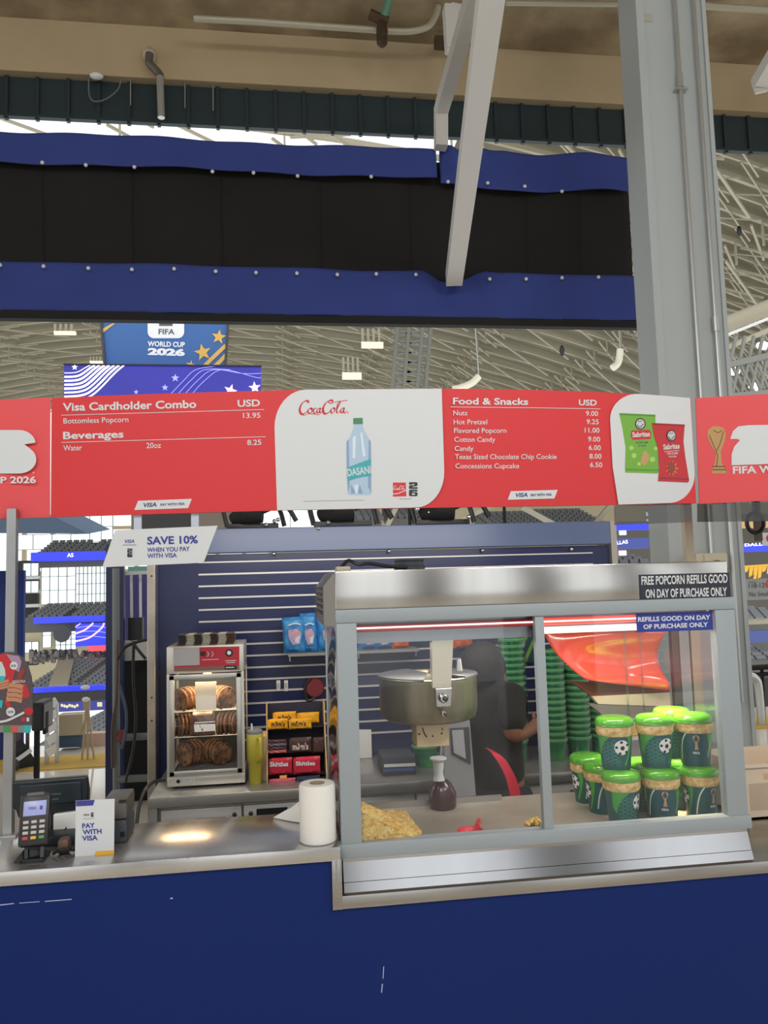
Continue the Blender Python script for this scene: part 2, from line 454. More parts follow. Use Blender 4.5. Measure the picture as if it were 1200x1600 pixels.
# suites between decks
s = MB(); s.pbox(30, 973, 178, 1031, 96, 1)
struct(s, 'wall_suites', TANW)
def daylight_window(n, u0, v0, u1, v1, Y, nx, ny):
    f = MB(); 
    for i in range(nx+1):
        u = u0+(u1-u0)*i/nx; f.pbox(u-.5, v0, u+.5, v1, Y-.2, .2)
    for j in range(ny+1):
        v = v0+(v1-v0)*j/ny; f.pbox(u0, v-.4, u1, v+.4, Y-.2, .2)
    g = MB().pbox(u0, v0, u1, v1, Y-.05, .04)
    o = f.build('window_%d' % n, mat('window_frame', (120, 124, 124), .6), loc=P(u0, v1, Y)); o['kind'] = 'structure'
    g.build('pane', mat('daylit_glass', (226, 240, 244), .3, emit=1.0), o)
daylight_window(1, 66, 974, 80, 1012, 95.8, 1, 2)
daylight_window(2, 86, 974, 119, 1016, 95.8, 4, 5)
daylight_window(3, 38, 1003, 60, 1020, 95.8, 2, 1)
daylight_window(4, 117, 880, 176, 944, 118, 9, 4)
daylight_window(5, 64, 879, 118, 944, 117.5, 4, 3)
daylight_window(6, 22, 835, 140, 858, 130, 4, 1)
daylight_window(7, 140, 800, 176, 846, 128, 2, 2)
daylight_window(8, 36, 880, 60, 900, 101, 2, 1)
daylight_window(9, 36, 908, 60, 926, 101, 2, 1)
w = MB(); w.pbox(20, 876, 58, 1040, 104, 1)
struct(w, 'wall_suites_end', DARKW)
for k in range(6):
    v = 900+k*22
    o = MB().pbox(36, v, 60, v+5, 101.5, 1); struct(o, 'trim_%d' % (3+k), OFFW)
dk = MB(); q = P(97, 990, 86.3)
dk.lathe([(0, 0), (1, 0), (1, .12), (0, .12)], (0, 0, 0), 36); dk.v = [Vector((q.x+v.x*.86, q.y-v.z, q.z+v.y*.9)) for v in dk.v]
solo(dk, 'round_sign', mat('disc_grey', (66, 70, 76), .6), 'round dark grey disc hanging before the bright suite windows', 'disc')
ls = empty('led_screen', P(140, 1010, 86.6), 'blue led screen with pink curved stripes beside the round disc', 'screen')
MB().pbox(118, 974, 176, 1009, 86.6, .3).build('screen', RIBBON, ls)
A = ART(ysurf(86.6), .05)
A.stroke([(118, 990), (133, 984), (146, 973.5)], 2.6).stroke([(118, 1002), (140, 996), (158, 982), (163, 973.5)], 2.6).stroke([(118, 980), (126, 974)], 1.5)
A.build('stripes', LEDP, ls)
A = ART(ysurf(86.6), .04)
for k in range(3): A.stroke([(120, 981+k*7), (145, 978+k*8), (176, 982+k*8)], 1.1)
A.build('thin_stripes', mat('led_lilac', (150, 150, 240), .4, emit=.8), ls)
rl = MB().pbox(138, 1009, 176, 1017, 86.4, .2)
solo(rl, 'lit_counter', LEDR, 'glowing red counter strip under the striped led screen', 'lit strip')
# crowded rail clutter along the top of the lower seats
cl = MB()
for i in range(220):
    u = random.uniform(45, 172); v = random.uniform(1017, 1032); p = P(u, v, random.uniform(87.2, 90)); h = random.uniform(.15, .5)
    cl.box(p.x, p.y, p.z-h, p.x+random.uniform(.15, .5), p.y+.3, p.z+h*.5)
o = cl.build('spectator_rail_clutter', mat('rail_clutter', (130, 122, 116), .7, var=.7, scale=1.2), loc=P(110, 1031, 89)); tag(o, 'jumble of grey stools and rails behind the top seat row', 'rail clutter', None, 'stuff')
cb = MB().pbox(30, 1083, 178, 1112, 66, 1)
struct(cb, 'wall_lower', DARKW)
bb = empty('field_banner', P(110, 1108, 60), 'dark blue field banner with small pale yellow emblems under the ribbon board', 'banner')
MB().pbox(84, 1096, 178, 1110, 60, .3).build('cloth', mat('banner_indigo', (62, 66, 150), .7), bb)
A = ART(ysurf(60), .04)
for k in range(7): A.ell(97+k*4, 1103+((k*7) % 3-1), 2.2, 2.6, 8)
A.rect(152, 1097, 160, 1104); A.build('emblem', mat('pale_yellow', (232, 220, 170), .6), bb)

# middle strip between menu board and slat wall, upper deck
w = MB(); w.pbox(420, 760, 1010, 860, 96, 1)
struct(w, 'wall_upper', TANW)
def block(u0, u1, v0, v1, lab):
    deck('deck_5', u0, u1, v0, v1, 84, 92, 7, .75, lab)
block(558, 596, 790, 812, 'dark upper deck seat block left of the slanted white strut')
block(612, 668, 788, 810, 'dark upper deck seat block between the two middle struts')
block(770, 862, 800, 824, 'dark upper deck seat block right of the dark stage light')
block(868, 948, 796, 820, 'dark upper deck seat block at the right end of the gap')
for (a, b2, lab) in (((604, 824), (622, 786), 'slanted cream strut behind the menu board, leftmost in the gap'), ((722, 812), (772, 788), 'slanted cream strut right of the dark stage light'), ((815, 792), (870, 822), 'cream strut sloping down toward the right seat block'), ((926, 822), (955, 788), 'cream strut at the far right of the gap above the slat wall')):
    pa, pb = P(*a, 82), P(*b2, 82); solo(MB().bar(pa, pb, .5, .5), 'roof_strut', TRUSS, lab, 'strut', 'cream struts above the slat wall')
daylight_window(10, 402, 786, 505, 830, 95, 2, 1)
daylight_window(11, 555, 786, 576, 830, 93, 1, 1)
w = MB().pbox(205, 790, 372, 835, 75, 1)
struct(w, 'wall_upper_left', mat('brown_wall', (112, 100, 88), .8))
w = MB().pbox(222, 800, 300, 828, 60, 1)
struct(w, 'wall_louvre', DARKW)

# right glimpses
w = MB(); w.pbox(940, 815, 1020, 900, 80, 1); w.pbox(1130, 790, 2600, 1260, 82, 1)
struct(w, 'wall_right_bowl', mat('bowl_grey', (96, 92, 84), .85))  # dark grey wall colour
rb = empty('ribbon_board', P(980, 832, 70), 'bright blue ribbon board left of the column, topmost of two', 'ribbon board')
MB().pbox(955, 818, 1014, 828, 70, .5).build('screen', RIBBON, rb)
rb = empty('ribbon_board', P(980, 862, 69), 'dull blue ribbon board with white letters left of the column', 'ribbon board')
MB().pbox(955, 841, 1014, 857, 69, .5).build('screen', mat('ribbon_dull', (66, 78, 150), .5, emit=.35), rb)
A = ART(ysurf(69), .05).text('LLAS', (964, 851), (981, 849), 5.5, .02); A.build('lettering', LEDW, rb)
deck('deck_6', 955, 1016, 860, 880, 62, 68, 5, .9, 'dark seats below the dull ribbon board left of the column', aisles=())
for k in range(3):
    q = [(974, 831), (974, 863), (1196, 836)][k]
    o = empty('wall_screen', P(*q, 75), ['small lit screen between the two ribbon boards left of the column', 'small lit screen under the dull ribbon board left of the column', 'small pink lit screen above the blue ribbon board at far right'][k], 'screen', 'small lit suite screens')
    MB().pbox(q[0]-5, q[1]-3, q[0]+5, q[1]+5, 61.4 if k == 1 else 75, .3).build('screen', LEDP if k else mat('led_pale', (200, 206, 235), .4, emit=.7), o)
    MB().pbox(q[0]-6, q[1]-4, q[0]+6, q[1]+6, 61.75 if k == 1 else 75.35, .1).build('bezel', BLACK, o)
rb = empty('ribbon_board', P(1175, 862, 60), 'bright blue ribbon board right of the column with white letters', 'ribbon board')
MB().pbox(1150, 849, 1290, 861, 60, .5).build('screen', RIBBON, rb)
A = ART(ysurf(60), .05).text('DALLAS DALLAS', (1163, 854), (1250, 849), 4.5, .03); A.build('lettering', LEDW, rb)
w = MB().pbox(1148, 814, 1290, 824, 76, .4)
struct(w, 'trim_20', mat('warm_tan_wall', (226, 186, 130), .7))  # warm tan strip on the bowl wall
deck('deck_7', 1152, 1290, 942, 968, 34, 42, 8, .55, 'grey seat block under the section sign right of the column')
deck('deck_8', 1150, 1290, 998, 1030, 28, 36, 8, .5, 'grey seat block under the pale ledge right of the column')
o = MB().pbox(1150, 968, 1290, 974, 30, 1.2); struct(o, 'trim_21', TRUSS)
fb = MB().pbox(1166, 984, 1290, 1002, 27, .4)
solo(fb, 'fascia_board', mat('fascia_blue', (72, 84, 140), .6), 'dull blue fascia panel right of the column below the pale ledge', 'panel')
yb = empty('bunting', P(1175, 900, 24), 'row of yellow hanging bunting right of the column under the ribbon board', 'bunting')
for k in range(9):
    u = 1157+k*7
    e_ = [894, 893, 900, 904, 902, 892, 895, 904, 896][k]; MB().prism([P(u, 885-k*.5, 24), P(u+7, 884-k*.5, 24), P(u+4, e_, 24), P(u-1, e_+2, 24)], [P(u, 885-k*.5, 24.05), P(u+7, 884-k*.5, 24.05), P(u+4, e_, 24.05), P(u-1, e_+2, 24.05)]).build('flag', YEL, yb)
MB().tube([P(1150, 886, 24), P(1240, 880, 24)], .03, 6).build('rope', YEL, yb)
sg = empty('section_sign', P(1180, 936, 12), 'grey section sign reading 118-129 right of the column', 'sign')
GS = mat('sign_grey', (132, 132, 128), .6)
MB().pbox(1155, 903, 1290, 936, 12, .05).build('panel', GS, sg)
A = ART(ysurf(12), .004).text('118-129', (1170, 919), (1199, 918), 7.5, .0).text('No Smoking', (1171, 932), (1212, 931), 7).text('Sections', (1170, 910.5), (1182, 910), 2).poly([(1162, 923), (1165, 919), (1165.6, 920), (1163, 925)])
A.text('118', (1169, 901.5), (1178, 901.2), 2.5, .02)
A.build('lettering', INK, sg)
rd = MB(); q = P(1206, 912, 10); rd.ball(q, .085, 14, 10, (1, .3, 1.2)); 
solo(rd, 'red_balloon', mat('glossy_red', (220, 60, 66), .35), 'red rounded shape at the right edge above a green one', 'balloon')
rd = MB(); q = P(1206, 938, 9.9); rd.ball(q, .075, 14, 10, (.6, .3, 1.5))
solo(rd, 'green_balloon', mat('glossy_green', (96, 190, 70), .35), 'green rounded shape at the right edge below a red one', 'balloon')
# railing beyond the column at right
rl = empty('guard_rail', P(1175, 1170, 8.3), 'dark guard rail with pale bent pipe right of the column', 'railing')
MB().tube([P(1150, 1045, 8.3), P(1290, 1036, 8.3)], .03, 8).build('top_rail', BLACKM, rl)
MB().tube([P(1150, 1056, 8.3), P(1290, 1048, 8.3)], .025, 8).build('rail', BLACKM, rl)
for u in (1158, 1190, 1222): MB().tube([P(u, 1040, 8.32), P(u+6, 1172, 8.32)], .02, 8).build('post', BLACKM, rl)
MB().tube(catmull([tuple(P(1166, 1056, 8.2)), tuple(P(1180, 1060, 8.2)), tuple(P(1186, 1080, 8.2)), tuple(P(1192, 1165, 8.2))], 5), .045, 10).build('bent_pipe', GALV, rl)
w = MB().pbox(1140, 1060, 1290, 1140, 12.2, .2); struct(w, 'wall_barrier', DARKW)
hs = empty('headset_loop', P(1178, 822, 2.98), 'black cable loop hanging under the right menu board', 'cable')
n = 24; q = P(1180, 817, 2.98)
MB().tube([(q.x+.037*math.cos(2*PI*i/n), q.y, q.z+.041*math.sin(2*PI*i/n)) for i in range(n+1)], .009, 8).build('loop', BLACK, hs)
MB().tube([(q.x+.008, q.y, q.z+.037), (q.x+.012, q.y, q.z+.2)], .012, 8).build('strap', BLACK, hs)
ps = MB().pbox(1180, 760, 1189, 845, 3.2, .02)
solo(ps, 'thin_post', mat('bronze_metal', (92, 84, 74), .5), 'thin dark bronze post at the right edge under the menu board', 'post')
cs = empty('corner_sign', P(1198, 852, 6.0), 'small white square sign with red mark at right edge', 'sign')
MB().pbox(1193, 832, 1230, 852, 6.0, .02).build('panel', WHITEP, cs)
A = ART(ysurf(6.0), .003).ell(1203, 841, 6); A.build('emblem', REDS, cs)

# hanging scoreboard pieces
hb = empty('hanging_banner', P(258, 570, 60), 'blue hanging scoreboard banner reading world cup 2026 with gold stars', 'banner')
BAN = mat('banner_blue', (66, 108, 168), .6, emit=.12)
q = [P(156, 470, 60), P(358, 470, 60), P(351, 575, 60), P(164, 572, 60)]
MB().prism(q, [p+Vector((0, .5, 0)) for p in q]).build('cloth', BAN, hb)
S = ysurf(60)
for pr in (((155, 470), (164, 572)), ((359, 470), (352, 575))):
    MB().bar(P(*pr[0], 59.9), P(*pr[1], 59.9), .18, .18).build('side_rail', mat('rail_dark', (70, 70, 74), .5), hb)
A = ART(S, .08)
A.poly([(231, 490), (288, 490), (288, 517)]+[(278+10*math.cos(t_), 519+10*math.sin(t_)) for t_ in [i*PI/16 for i in range(9)]]+[(241+10*math.cos(t_), 519+10*math.sin(t_)) for t_ in [PI/2+i*PI/16 for i in range(9)]])
A.text('WORLD CUP', (231, 541.5), (289, 543), 8, .035).text('2026', (231, 555), (289, 557), 11, .06)
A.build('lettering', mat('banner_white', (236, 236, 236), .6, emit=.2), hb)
A = ART(S, .12).text('FIFA', (248, 523), (273, 523.5), 8.5, .02).rect(249, 506, 270, 510)
A.build('emblem', INKG, hb)
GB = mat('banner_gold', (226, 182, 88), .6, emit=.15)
for st_ in ((342, 527, 12, .15), (317, 551, 14, -.2), (298, 571, 8, .2)): ART(S, .08).star(*st_).build('star', GB, hb)
A = ART(S, .08)
A.stroke([(318, 574), (332, 560), (353, 540)], 6, 4).stroke([(334, 574), (345, 564), (353, 555)], 6, 4).poly([(157, 516), (176, 506), (180, 506), (158, 523)])
A.build('stripes', GB, hb)
ls = empty('led_screen', P(255, 640, 57), 'wide blue led screen with white curved stripes below the blue banner', 'screen')
LED = mat('led_blue', (46, 44, 150), .4, emit=.75, var=.55, scale=.12)
MB().prism([P(100, 569, 57), P(408, 572, 57), P(408, 650, 57), P(101, 650, 57)], [P(100, 569, 58), P(408, 572, 58), P(408, 650, 58), P(101, 650, 58)]).build('screen', LED, ls)
MB().bar(P(99, 569, 56.9), P(409, 572, 56.9), .1, .1).build('frame', BLACK, ls)
A = ART(ysurf(57), .06)
for k in range(8):
    w_ = [1.2, 3, 3, 3, 3.6, 2.6, 3, 2.4][k]
    A.stroke([(101, 583+k*6.2), (120+k*3, 582+k*5.4), (135+k*6.5, 574+k*1.2), (141+k*7.6, 571)], w_)
A.build('stripes', LEDW, ls)
A = ART(ysurf(57), .06).star(117, 574, 5); A.build('star', LEDW, ls)
A = ART(ysurf(57), .06)
for k in range(4): A.stroke([(268+k*11, 615), (288+k*11, 594), (306+k*14, 578), (340+k*20, 572+k*6), (408, 571+k*6.3)][:4 if k < 2 else 5], .9)
A.build('thin_stripes', mat('led_lilac', (150, 150, 240), .4, emit=.8), ls)
for (u, v, r_, t_, mt) in ((274, 591, 6.5, 0, 'l'), (258, 606, 5.5, 0, 'l'), (213, 613, 4, 0, 'l'), (360, 611, 11, .3, 'p'), (398, 606, 10, -.1, 'p')):
    A = ART(ysurf(57), .07).star(u, v, r_, t_); A.build('star', LEDP if mt == 'p' else MATS['led_lilac'], ls)
# roof fixtures
def fixture(nm, u, v, w, h, lab, Y=70):
    o = empty(nm, P(u, v, Y), lab, 'light fixture')
    for k in range(4):
        MB().pbox(u-w/2+k*w/4, v-h/2, u-w/2+k*w/4+w/9, v+h/2, Y, .3).build('louvre', TRUSS, o)
    MB().pbox(u-w/2, v+h*.2, u+w/2, v+h/2, Y-.3, .3).build('housing', mat('fixture_glow', (240, 226, 196), .5, emit=.5), o)
fixture('roof_fixture', 101, 514, 34, 16, 'cream ribbed roof fixture at left just below the curtain hem')
fixture('roof_fixture', 150, 562, 20, 9, 'pale roof fixture beside the left edge of the blue banner')
fixture('roof_fixture', 582, 528, 34, 30, 'cream roof fixture under the curtain, the higher of a slanted pair')
fixture('roof_fixture', 550, 575, 30, 34, 'cream roof fixture under the curtain, the lower of a slanted pair')
tw = empty('truss_tower', P(634, 620, 75), 'grey vertical lattice truss tower standing above the white panel', 'truss')
GT = mat('tower_grey', (128, 128, 120), .7)
for u in (616, 634, 655, 668): MB().bar(P(u-6, 640, 75), P(u+6, 500, 75), .35, .35).build('chord', GT, tw)
bt = MB()
for k in range(8):
    v = 515+k*15; bt.bar(P(612, v+12, 75), P(668, v, 75), .22, .22); bt.bar(P(616, v, 75), P(664, v+14, 75), .22, .22)
bt.build('lacing', GT, tw)
def chute(pts, lab, w, cab):
    o = empty('curved_speaker', P(*pts[-1], 64), lab, 'speaker array', 'white hanging speaker arrays')
    MB().tube([tuple(P(a, b2, 64)) for a, b2 in catmull(pts, 4)], w, 8).build('array', mat('array_cream', (238, 230, 206), .5), o)
    MB().tube([P(*pts[0], 64), P(*cab, 64)], .06, 6).build('cable', GALV, o)
chute([(748, 588), (738, 598), (722, 605), (708, 608)], 'white curved speaker array just above the menu board', .3, (742, 505))
chute([(969, 546), (968, 558), (965, 568), (957, 575)], 'white curved speaker array hanging beside the grey column', .32, (967, 512))
du = empty('air_duct', P(1170, 495, 40), 'round cream air duct crossing behind the column at right', 'duct')
MB().tube([P(1040, 545, 40), P(1132, 508, 40), P(1290, 445, 40)], .45, 16).build('duct', TRUSS, du)
MB().tube([P(1040, 560, 39), P(1132, 525, 39), P(1290, 462, 39)], .09, 8).build('pipe', WHITEP, du)
MB().tube([P(1040, 585, 39), P(1132, 545, 39), P(1290, 478, 39)], .14, 8).build('pipe', TRUSS, du)
for k, (u, v) in enumerate(((1146, 580), (1192, 540), (1180, 604))):
    o = MB().ball(P(u, v, 38), .28, 12, 8, (1.4, .6, .8))
    solo(o, 'flood_lamp', mat('lamp_glow', (255, 246, 230), .4, emit=3.0), ['glowing flood lamp right of the column, just above the red sign', 'glowing flood lamp at far right below the air duct', 'glowing flood lamp touching the top of the right red sign'][k], 'lamp', 'flood lamps right of the column')
gr = empty('catwalk_truss', P(1170, 620, 36), 'grey catwalk lattice behind the flood lamps at right', 'truss')
g = MB()
for k in range(7):
    g.bar(P(1128+k*14, 625, 36), P(1150+k*14, 525, 36), .14, .14); g.bar(P(1124+k*14, 560, 36), P(1160+k*12, 625, 36), .12, .12)
g.build('lacing', GT, gr)
MB().bar(P(1120, 575, 36), P(1290, 535, 36), .3, .3).build('chord', GT, gr)
MB().bar(P(1120, 622, 36), P(1290, 605, 36), .3, .3).build('chord', GT, gr)
for k, (u, v) in enumerate(((1155, 361), (878, 548))):
    o = MB().ball(P(u, v, 50), .25, 10, 6, (.7, .7, 1.6)); solo(o, 'roof_hook', BLACK, ['tiny dark hook against the roof right of the column', 'tiny dark hook against the roof left of the column'][k], 'hook')
# ------------------------------------------------------------------ curtain, brace, overhead pipes
def cloth(x0, x1, z0, z1, Y, amp, seed, mt, name, parent, nx=110, nz=14, sag=None, hang=0.0):
    rnd = random.Random(seed); ph = [(rnd.uniform(1.5, 9), rnd.uniform(0, 6.3), rnd.uniform(.3, 1)) for _ in range(5)]
    vs = []
    for j in range(nz+1):
        for i in range(nx+1):
            s = i/nx; t = j/nz; x = x0+(x1-x0)*s; z = z0+(z1-z0)*t
            dy = sum(a*math.sin(f*x+p+1.2*t) for f, p, a in ph)*amp
            if sag: z += sag(x, t); 
            if hang: z += hang*math.sin(7*x+seed)*(1-abs(2*t-1))*0+hang*math.sin(3.1*x+seed)*.5
            if sag and abs(x-1.55) < .55: dy += .05*math.sin((x-1.55)*22+t*5)*(1-abs(x-1.55)/.55)*t
            vs.append((x, Y+dy, z))
    m_ = MB(); m_.add(vs, [(j*(nx+1)+i, j*(nx+1)+i+1, (j+1)*(nx+1)+i+1, (j+1)*(nx+1)+i) for j in range(nz) for i in range(nx)], True)
    o = m_.build(name, mt, parent, sharp=80)
    md = o.modifiers.new('thick', 'SOLIDIFY'); md.thickness = .008
    return o
cu = empty('curtain', (0, 6.5, 3.9), 'long black curtain with blue bands along its top and bottom', 'curtain')
def sagf(x, t):
    return -.11*math.exp(-((x-1.52)/.16)**2)*t
cloth(-4.5, 3.24, 3.96, 4.37, 6.46, .012, 2, CURB, 'bottom_band', cu, sag=sagf)
cloth(-4.5, 3.24, 4.30, 5.43, 6.57, .016, 3, CURK, 'black_panel', cu)
cloth(-4.5, 1.42, 5.2, 5.462, 6.44, .014, 4, CURB, 'top_band', cu, hang=.004)
def sag2(x, t): return -.05*max(0, math.sin((x-1.6)*3.2))*(1-t)
cloth(1.46, 3.22, 5.17, 5.50, 6.45, .016, 5, CURB, 'top_band', cu, nx=50, sag=sag2)
MB().box(-4.5, 6.45, 3.895, 3.24, 6.53, 3.965).build('hem', BLACKM, cu)
for (u, v) in ((0, 414), (68, 416), (138, 419), (206, 421), (272, 420), (337, 424), (400, 426), (464, 427), (527, 429), (588, 428), (650, 429), (765, 436), (822, 436), (878, 434), (935, 433), (66, 254), (134, 258), (210, 261), (332, 268), (396, 270), (465, 275), (580, 276), (700, 284), (762, 286), (820, 291), (878, 299)):
    p = P(u, v, 6.40); MB().ball(p, .016, 8, 5).build('tie_button', WHITEP, cu)
for u in (66, 206, 345, 500, 640, 822, 905):
    pt = P(u, 262, 6.545); pb_ = P(u+3, 425, 6.545)
    MB().tube([pt+(pb_-pt)*k/6+Vector((.004*math.sin(k*2+u), 0, 0)) for k in range(7)], .003, 5).build('seam', mat('seam_black', (12, 11, 11), .9), cu)
br = empty('diagonal_brace', P(708, 438, 6.25), 'long white slanted steel brace in front of the black curtain', 'brace')
pa, pb = P(709, 436, 6.3), P(766, 0, 3.75)
MB().bar(pa, pb+(pb-pa)*.5, .135, .135).build('tube', WHITEP, br)
hg = empty('bent_bracket', P(690, 232, 6.35), 'white bent steel bracket hanging from the ceiling left of the brace', 'bracket')
STR = mat('strut_offwhite', (206, 204, 198), .55)
pa, pb, pd = P(689, 231, 6.35), P(689, 163, 6.35), P(748, -30, 4.6)
MB().bar(pa, pb, .105, .105).build('hanger', STR, hg)
MB().bar(pb+Vector((0, 0, -.05)), pd, .105, .12).build('arm', STR, hg)
MB().bar(P(707, 80, 6.0), P(703, 12, 6.0), .11, .1).build('stub_post', STR, hg)
MB().bar(P(698, 74, 5.98), P(722, 76, 5.98), .03, .12).build('foot_plate', STR, hg)
MB().bar(P(704, 14, 6.0), P(745, 22, 6.0), .07, .07).build('cross_bar', STR, hg)
kn = MB().pbox(680, 55, 696, 72, 6.6, .06); kn.build('anchor_plate', mat('rust_brown', (84, 68, 50), .8), hg)
sp = empty('sprinkler_pipe', P(480, 40, 6.3), 'long pale pipe along the dirty ceiling with a bend at its right end', 'pipe')
MB().tube([tuple(P(a, b2, 6.3)) for a, b2 in [(303, 29), (400, 34), (500, 41), (590, 47)]] + [tuple(P(a, b2, 6.3)) for a, b2 in catmull([(600, 48), (640, 49), (668, 42), (680, 26), (685, 10)], 4)], .028, 10).build('pipe', mat('old_pipe', (176, 170, 150), .5, .3), sp)
sv = empty('sprinkler_valve', P(597, 60, 6.2), 'brown sprinkler valve with green hose hanging at the ceiling', 'valve')
RUST = mat('rusty_iron', (82, 62, 44), .7, .3, var=.4, scale=20)
MB().tube([P(596, 36, 6.2), P(597, 48, 6.2), P(597, 68, 6.2), P(597, 73, 6.2)], [.035, .05, .045, .02], 12).build('valve_body', RUST, sv)
MB().tube([P(578, 22, 6.2), P(590, 28, 6.2), P(606, 34, 6.2)], .045, 10).build('fitting', RUST, sv)
MB().tube([P(600, 26, 6.18), P(605, 10, 6.15), P(611, -20, 6.1)], .035, 10).build('hose', mat('green_hose', (84, 128, 104), .5), sv)
dp = empty('drain_pipe', P(246, 130, 6.7), 'bent drain pipe dropping from the tan beam at upper left', 'pipe')
MB().tube([P(233, 82, 6.78), P(233, 88, 6.7)], .055, 14).build('flange', mat('beige_metal', (198, 188, 164), .5), dp)
MB().tube([tuple(P(a, b2, 6.68)) for a, b2 in catmull([(234, 84), (233, 98), (240, 106), (249, 116), (250, 124)], 5)], .035, 12).build('elbow', mat('grey_iron', (104, 98, 92), .5, .4), dp)
MB().tube([P(250, 120, 6.66), P(252, 184, 6.66)], .031, 12).build('pipe', GALV, dp)
ca = MB().tube([tuple(P(a, b2, 6.8)) for a, b2 in catmull([(139, 119), (139, 145), (146, 158), (165, 155), (184, 140), (189, 124)], 5)], .006, 6)
solo(ca, 'loose_cable', mat('cable_grey', (110, 116, 118), .6), 'thin grey cable drooping below the tan beam beside the drain pipe', 'cable')
dm = MB().ball(P(151, 119, 6.78), .05, 14, 8, (1.2, .8, .6)); solo(dm, 'smoke_detector', WHITEP, 'small white dome under the tan beam at upper left', 'detector')
for k, u in enumerate((204, 289, 333)):
    hr = MB().tube([P(u, 118+k*8, 6.84), P(u, 165+k*4, 6.84)], .006, 6); solo(hr, 'hanger_rod', GALV, ['thin hanging rod before the dark metal band, leftmost of three', 'thin hanging rod before the dark metal band, just right of the drain pipe', 'shortest thin hanging rod before the dark metal band'][k], 'rod', 'thin rods before the dark metal band')
wb = empty('wall_bracket', P(1192, 100, 6.2), 'pale steel bracket cut off at the upper right edge', 'bracket')
MB().bar(P(1186, 132, 6.3), P(1222, 70, 6.0), .14, .1).build('arm', STR, wb)
MB().bar(P(1178, 137, 6.3), P(1196, 133, 6.3), .03, .12).build('foot_plate', STR, wb)
pp = MB().tube([P(1100, 9, 5.9), P(1290, 22, 5.9)], .03, 10); solo(pp, 'ceiling_conduit', mat('old_pipe', (176, 170, 150), .5, .3), 'pale conduit along the ceiling right of the column', 'conduit')
pp = MB().tube([P(790, 5, 5.9), P(964, 7, 5.9)], .02, 10); solo(pp, 'ceiling_conduit', mat('old_pipe', (176, 170, 150), .5, .3), 'thin pale conduit along the ceiling between the brace and column', 'conduit')

# ------------------------------------------------------------------ menu boards
def plan(pts): return [(EYE+ray(u, v)*w)[:2] for u, v, w in pts]
BP = plan([(-400, 700, 2.64), (70, 700, 2.66), (80, 700, 2.68), (430, 700, 2.68), (690, 700, 2.68), (830, 700, 2.765), (960, 700, 2.86), (1030, 700, 2.94), (1090, 700, 3.03)])
BS = boardsurf(BP)
def polypath(pts, k=5): return pts
def panel(name, label, top, bot, S, mt, th=.012, step=14):
    """sign panel between pixel polylines top and bot"""
    def interp(pl, u):
        for (a, b2), (c, d_) in zip(pl, pl[1:]):
            if a <= u <= c: return b2+(d_-b2)*(u-a)/(c-a)
        return pl[-1][1]
    us = sorted(set([top[0][0]+(top[-1][0]-top[0][0])*i/step for i in range(step+1)]))
    f0 = []; f1 = []
    for u in us:
        ub = bot[0][0]+(bot[-1][0]-bot[0][0])*(u-top[0][0])/(top[-1][0]-top[0][0])
        a = S(u, interp(top, u), 0); b2 = S(ub, interp(bot, ub), 0)
        f0.append((a, b2)); 
        f1.append((S(u, interp(top, u), -th), S(ub, interp(bot, ub), -th)))
    rt = empty(name, (f0[0][1]+f0[-1][1])/2, label, 'menu board')
    m_ = MB(); n = len(us)
    vs = [p for pr in f0 for p in pr]+[p for pr in f1 for p in pr]; o = 2*n; fs = []
    for i in range(n-1):
        fs += [(2*i, 2*i+1, 2*i+3, 2*i+2), (o+2*i, o+2*i+2, o+2*i+3, o+2*i+1), (2*i, 2*i+2, o+2*i+2, o+2*i), (2*i+1, o+2*i+1, o+2*i+3, 2*i+3)]
    fs += [(0, o, o+1, 1), (2*n-2, 2*n-1, o+2*n-1, o+2*n-2)]
    m_.add(vs, fs); m_.build('panel', mt, rt)
    return rt
MBD = panel('menu_board', 'long red and white menu board with a water bottle and snack bags', [(81, 622), (180, 617.5), (300, 613.5), (430, 610), (560, 608), (690, 607), (830, 609), (960, 613.5), (1030, 617.5), (1079, 622)], [(80, 808), (430, 797.5), (690, 793), (960, 789), (1088, 786.5)], BS, REDS)
def arc(cx, cy, rx, ry, a0, a1, n=10): return [(cx+rx*math.cos(math.radians(a0+(a1-a0)*i/n)), cy+ry*math.sin(math.radians(a0+(a1-a0)*i/n))) for i in range(n+1)]
A = ART(BS, .001)
A.poly(arc(478, 668, 49, 59, 180, 268)+[(560, 608.3), (690, 607.3), (694, 735)]+arc(650, 738, 44, 55, 0, 88)+[(560, 795), (433, 797.3), (430, 700)], 30)
A.build('white_panel', SIGNW, MBD)
A = ART(BS, .001)
A.poly(arc(995, 655, 42, 39.5, 180, 275)+[(1030, 617.8), (1078, 622), (1084.5, 730)]+arc(1045, 742, 40, 44, 0, 85)+[(966, 788.5), (957, 730)], 20)
A.build('white_panel', SIGNW, MBD)
T = ART(BS, .0015)
HB = .026
T.text('Visa Cardholder Combo', (98.5, 642.5), (307, 637.5), 12.5, HB).text('USD', (371.5, 636), (406.5, 635), 10.8, HB)
T.text('Beverages', (99, 686.5), (193.5, 684), 11.5, HB)
T.text('Bottomless Popcorn', (99.5, 662), (201, 659.5), 8.2, .008).text('13.95', (380, 653.5), (407, 653), 8.2, .012)
T.text('Water', (99.5, 704.5), (128.5, 703.5), 8.4, .008).text('20oz', (229, 700.5), (252, 700), 8.4, .008).text('8.25', (386.5, 695.7), (408.5, 695.2), 8.2, .012)
T.stroke([(96, 649), (413, 640)], .9, 1).stroke([(96, 691.5), (415, 682.5)], .9, 1)
T.text('Food & Snacks', (707.5, 632), (825, 633), 10.5, HB).text('USD', (904, 633.5), (932, 634.2), 9.2, HB)
T.stroke([(704, 636), (830, 637.3), (938, 639)], .9, 1)
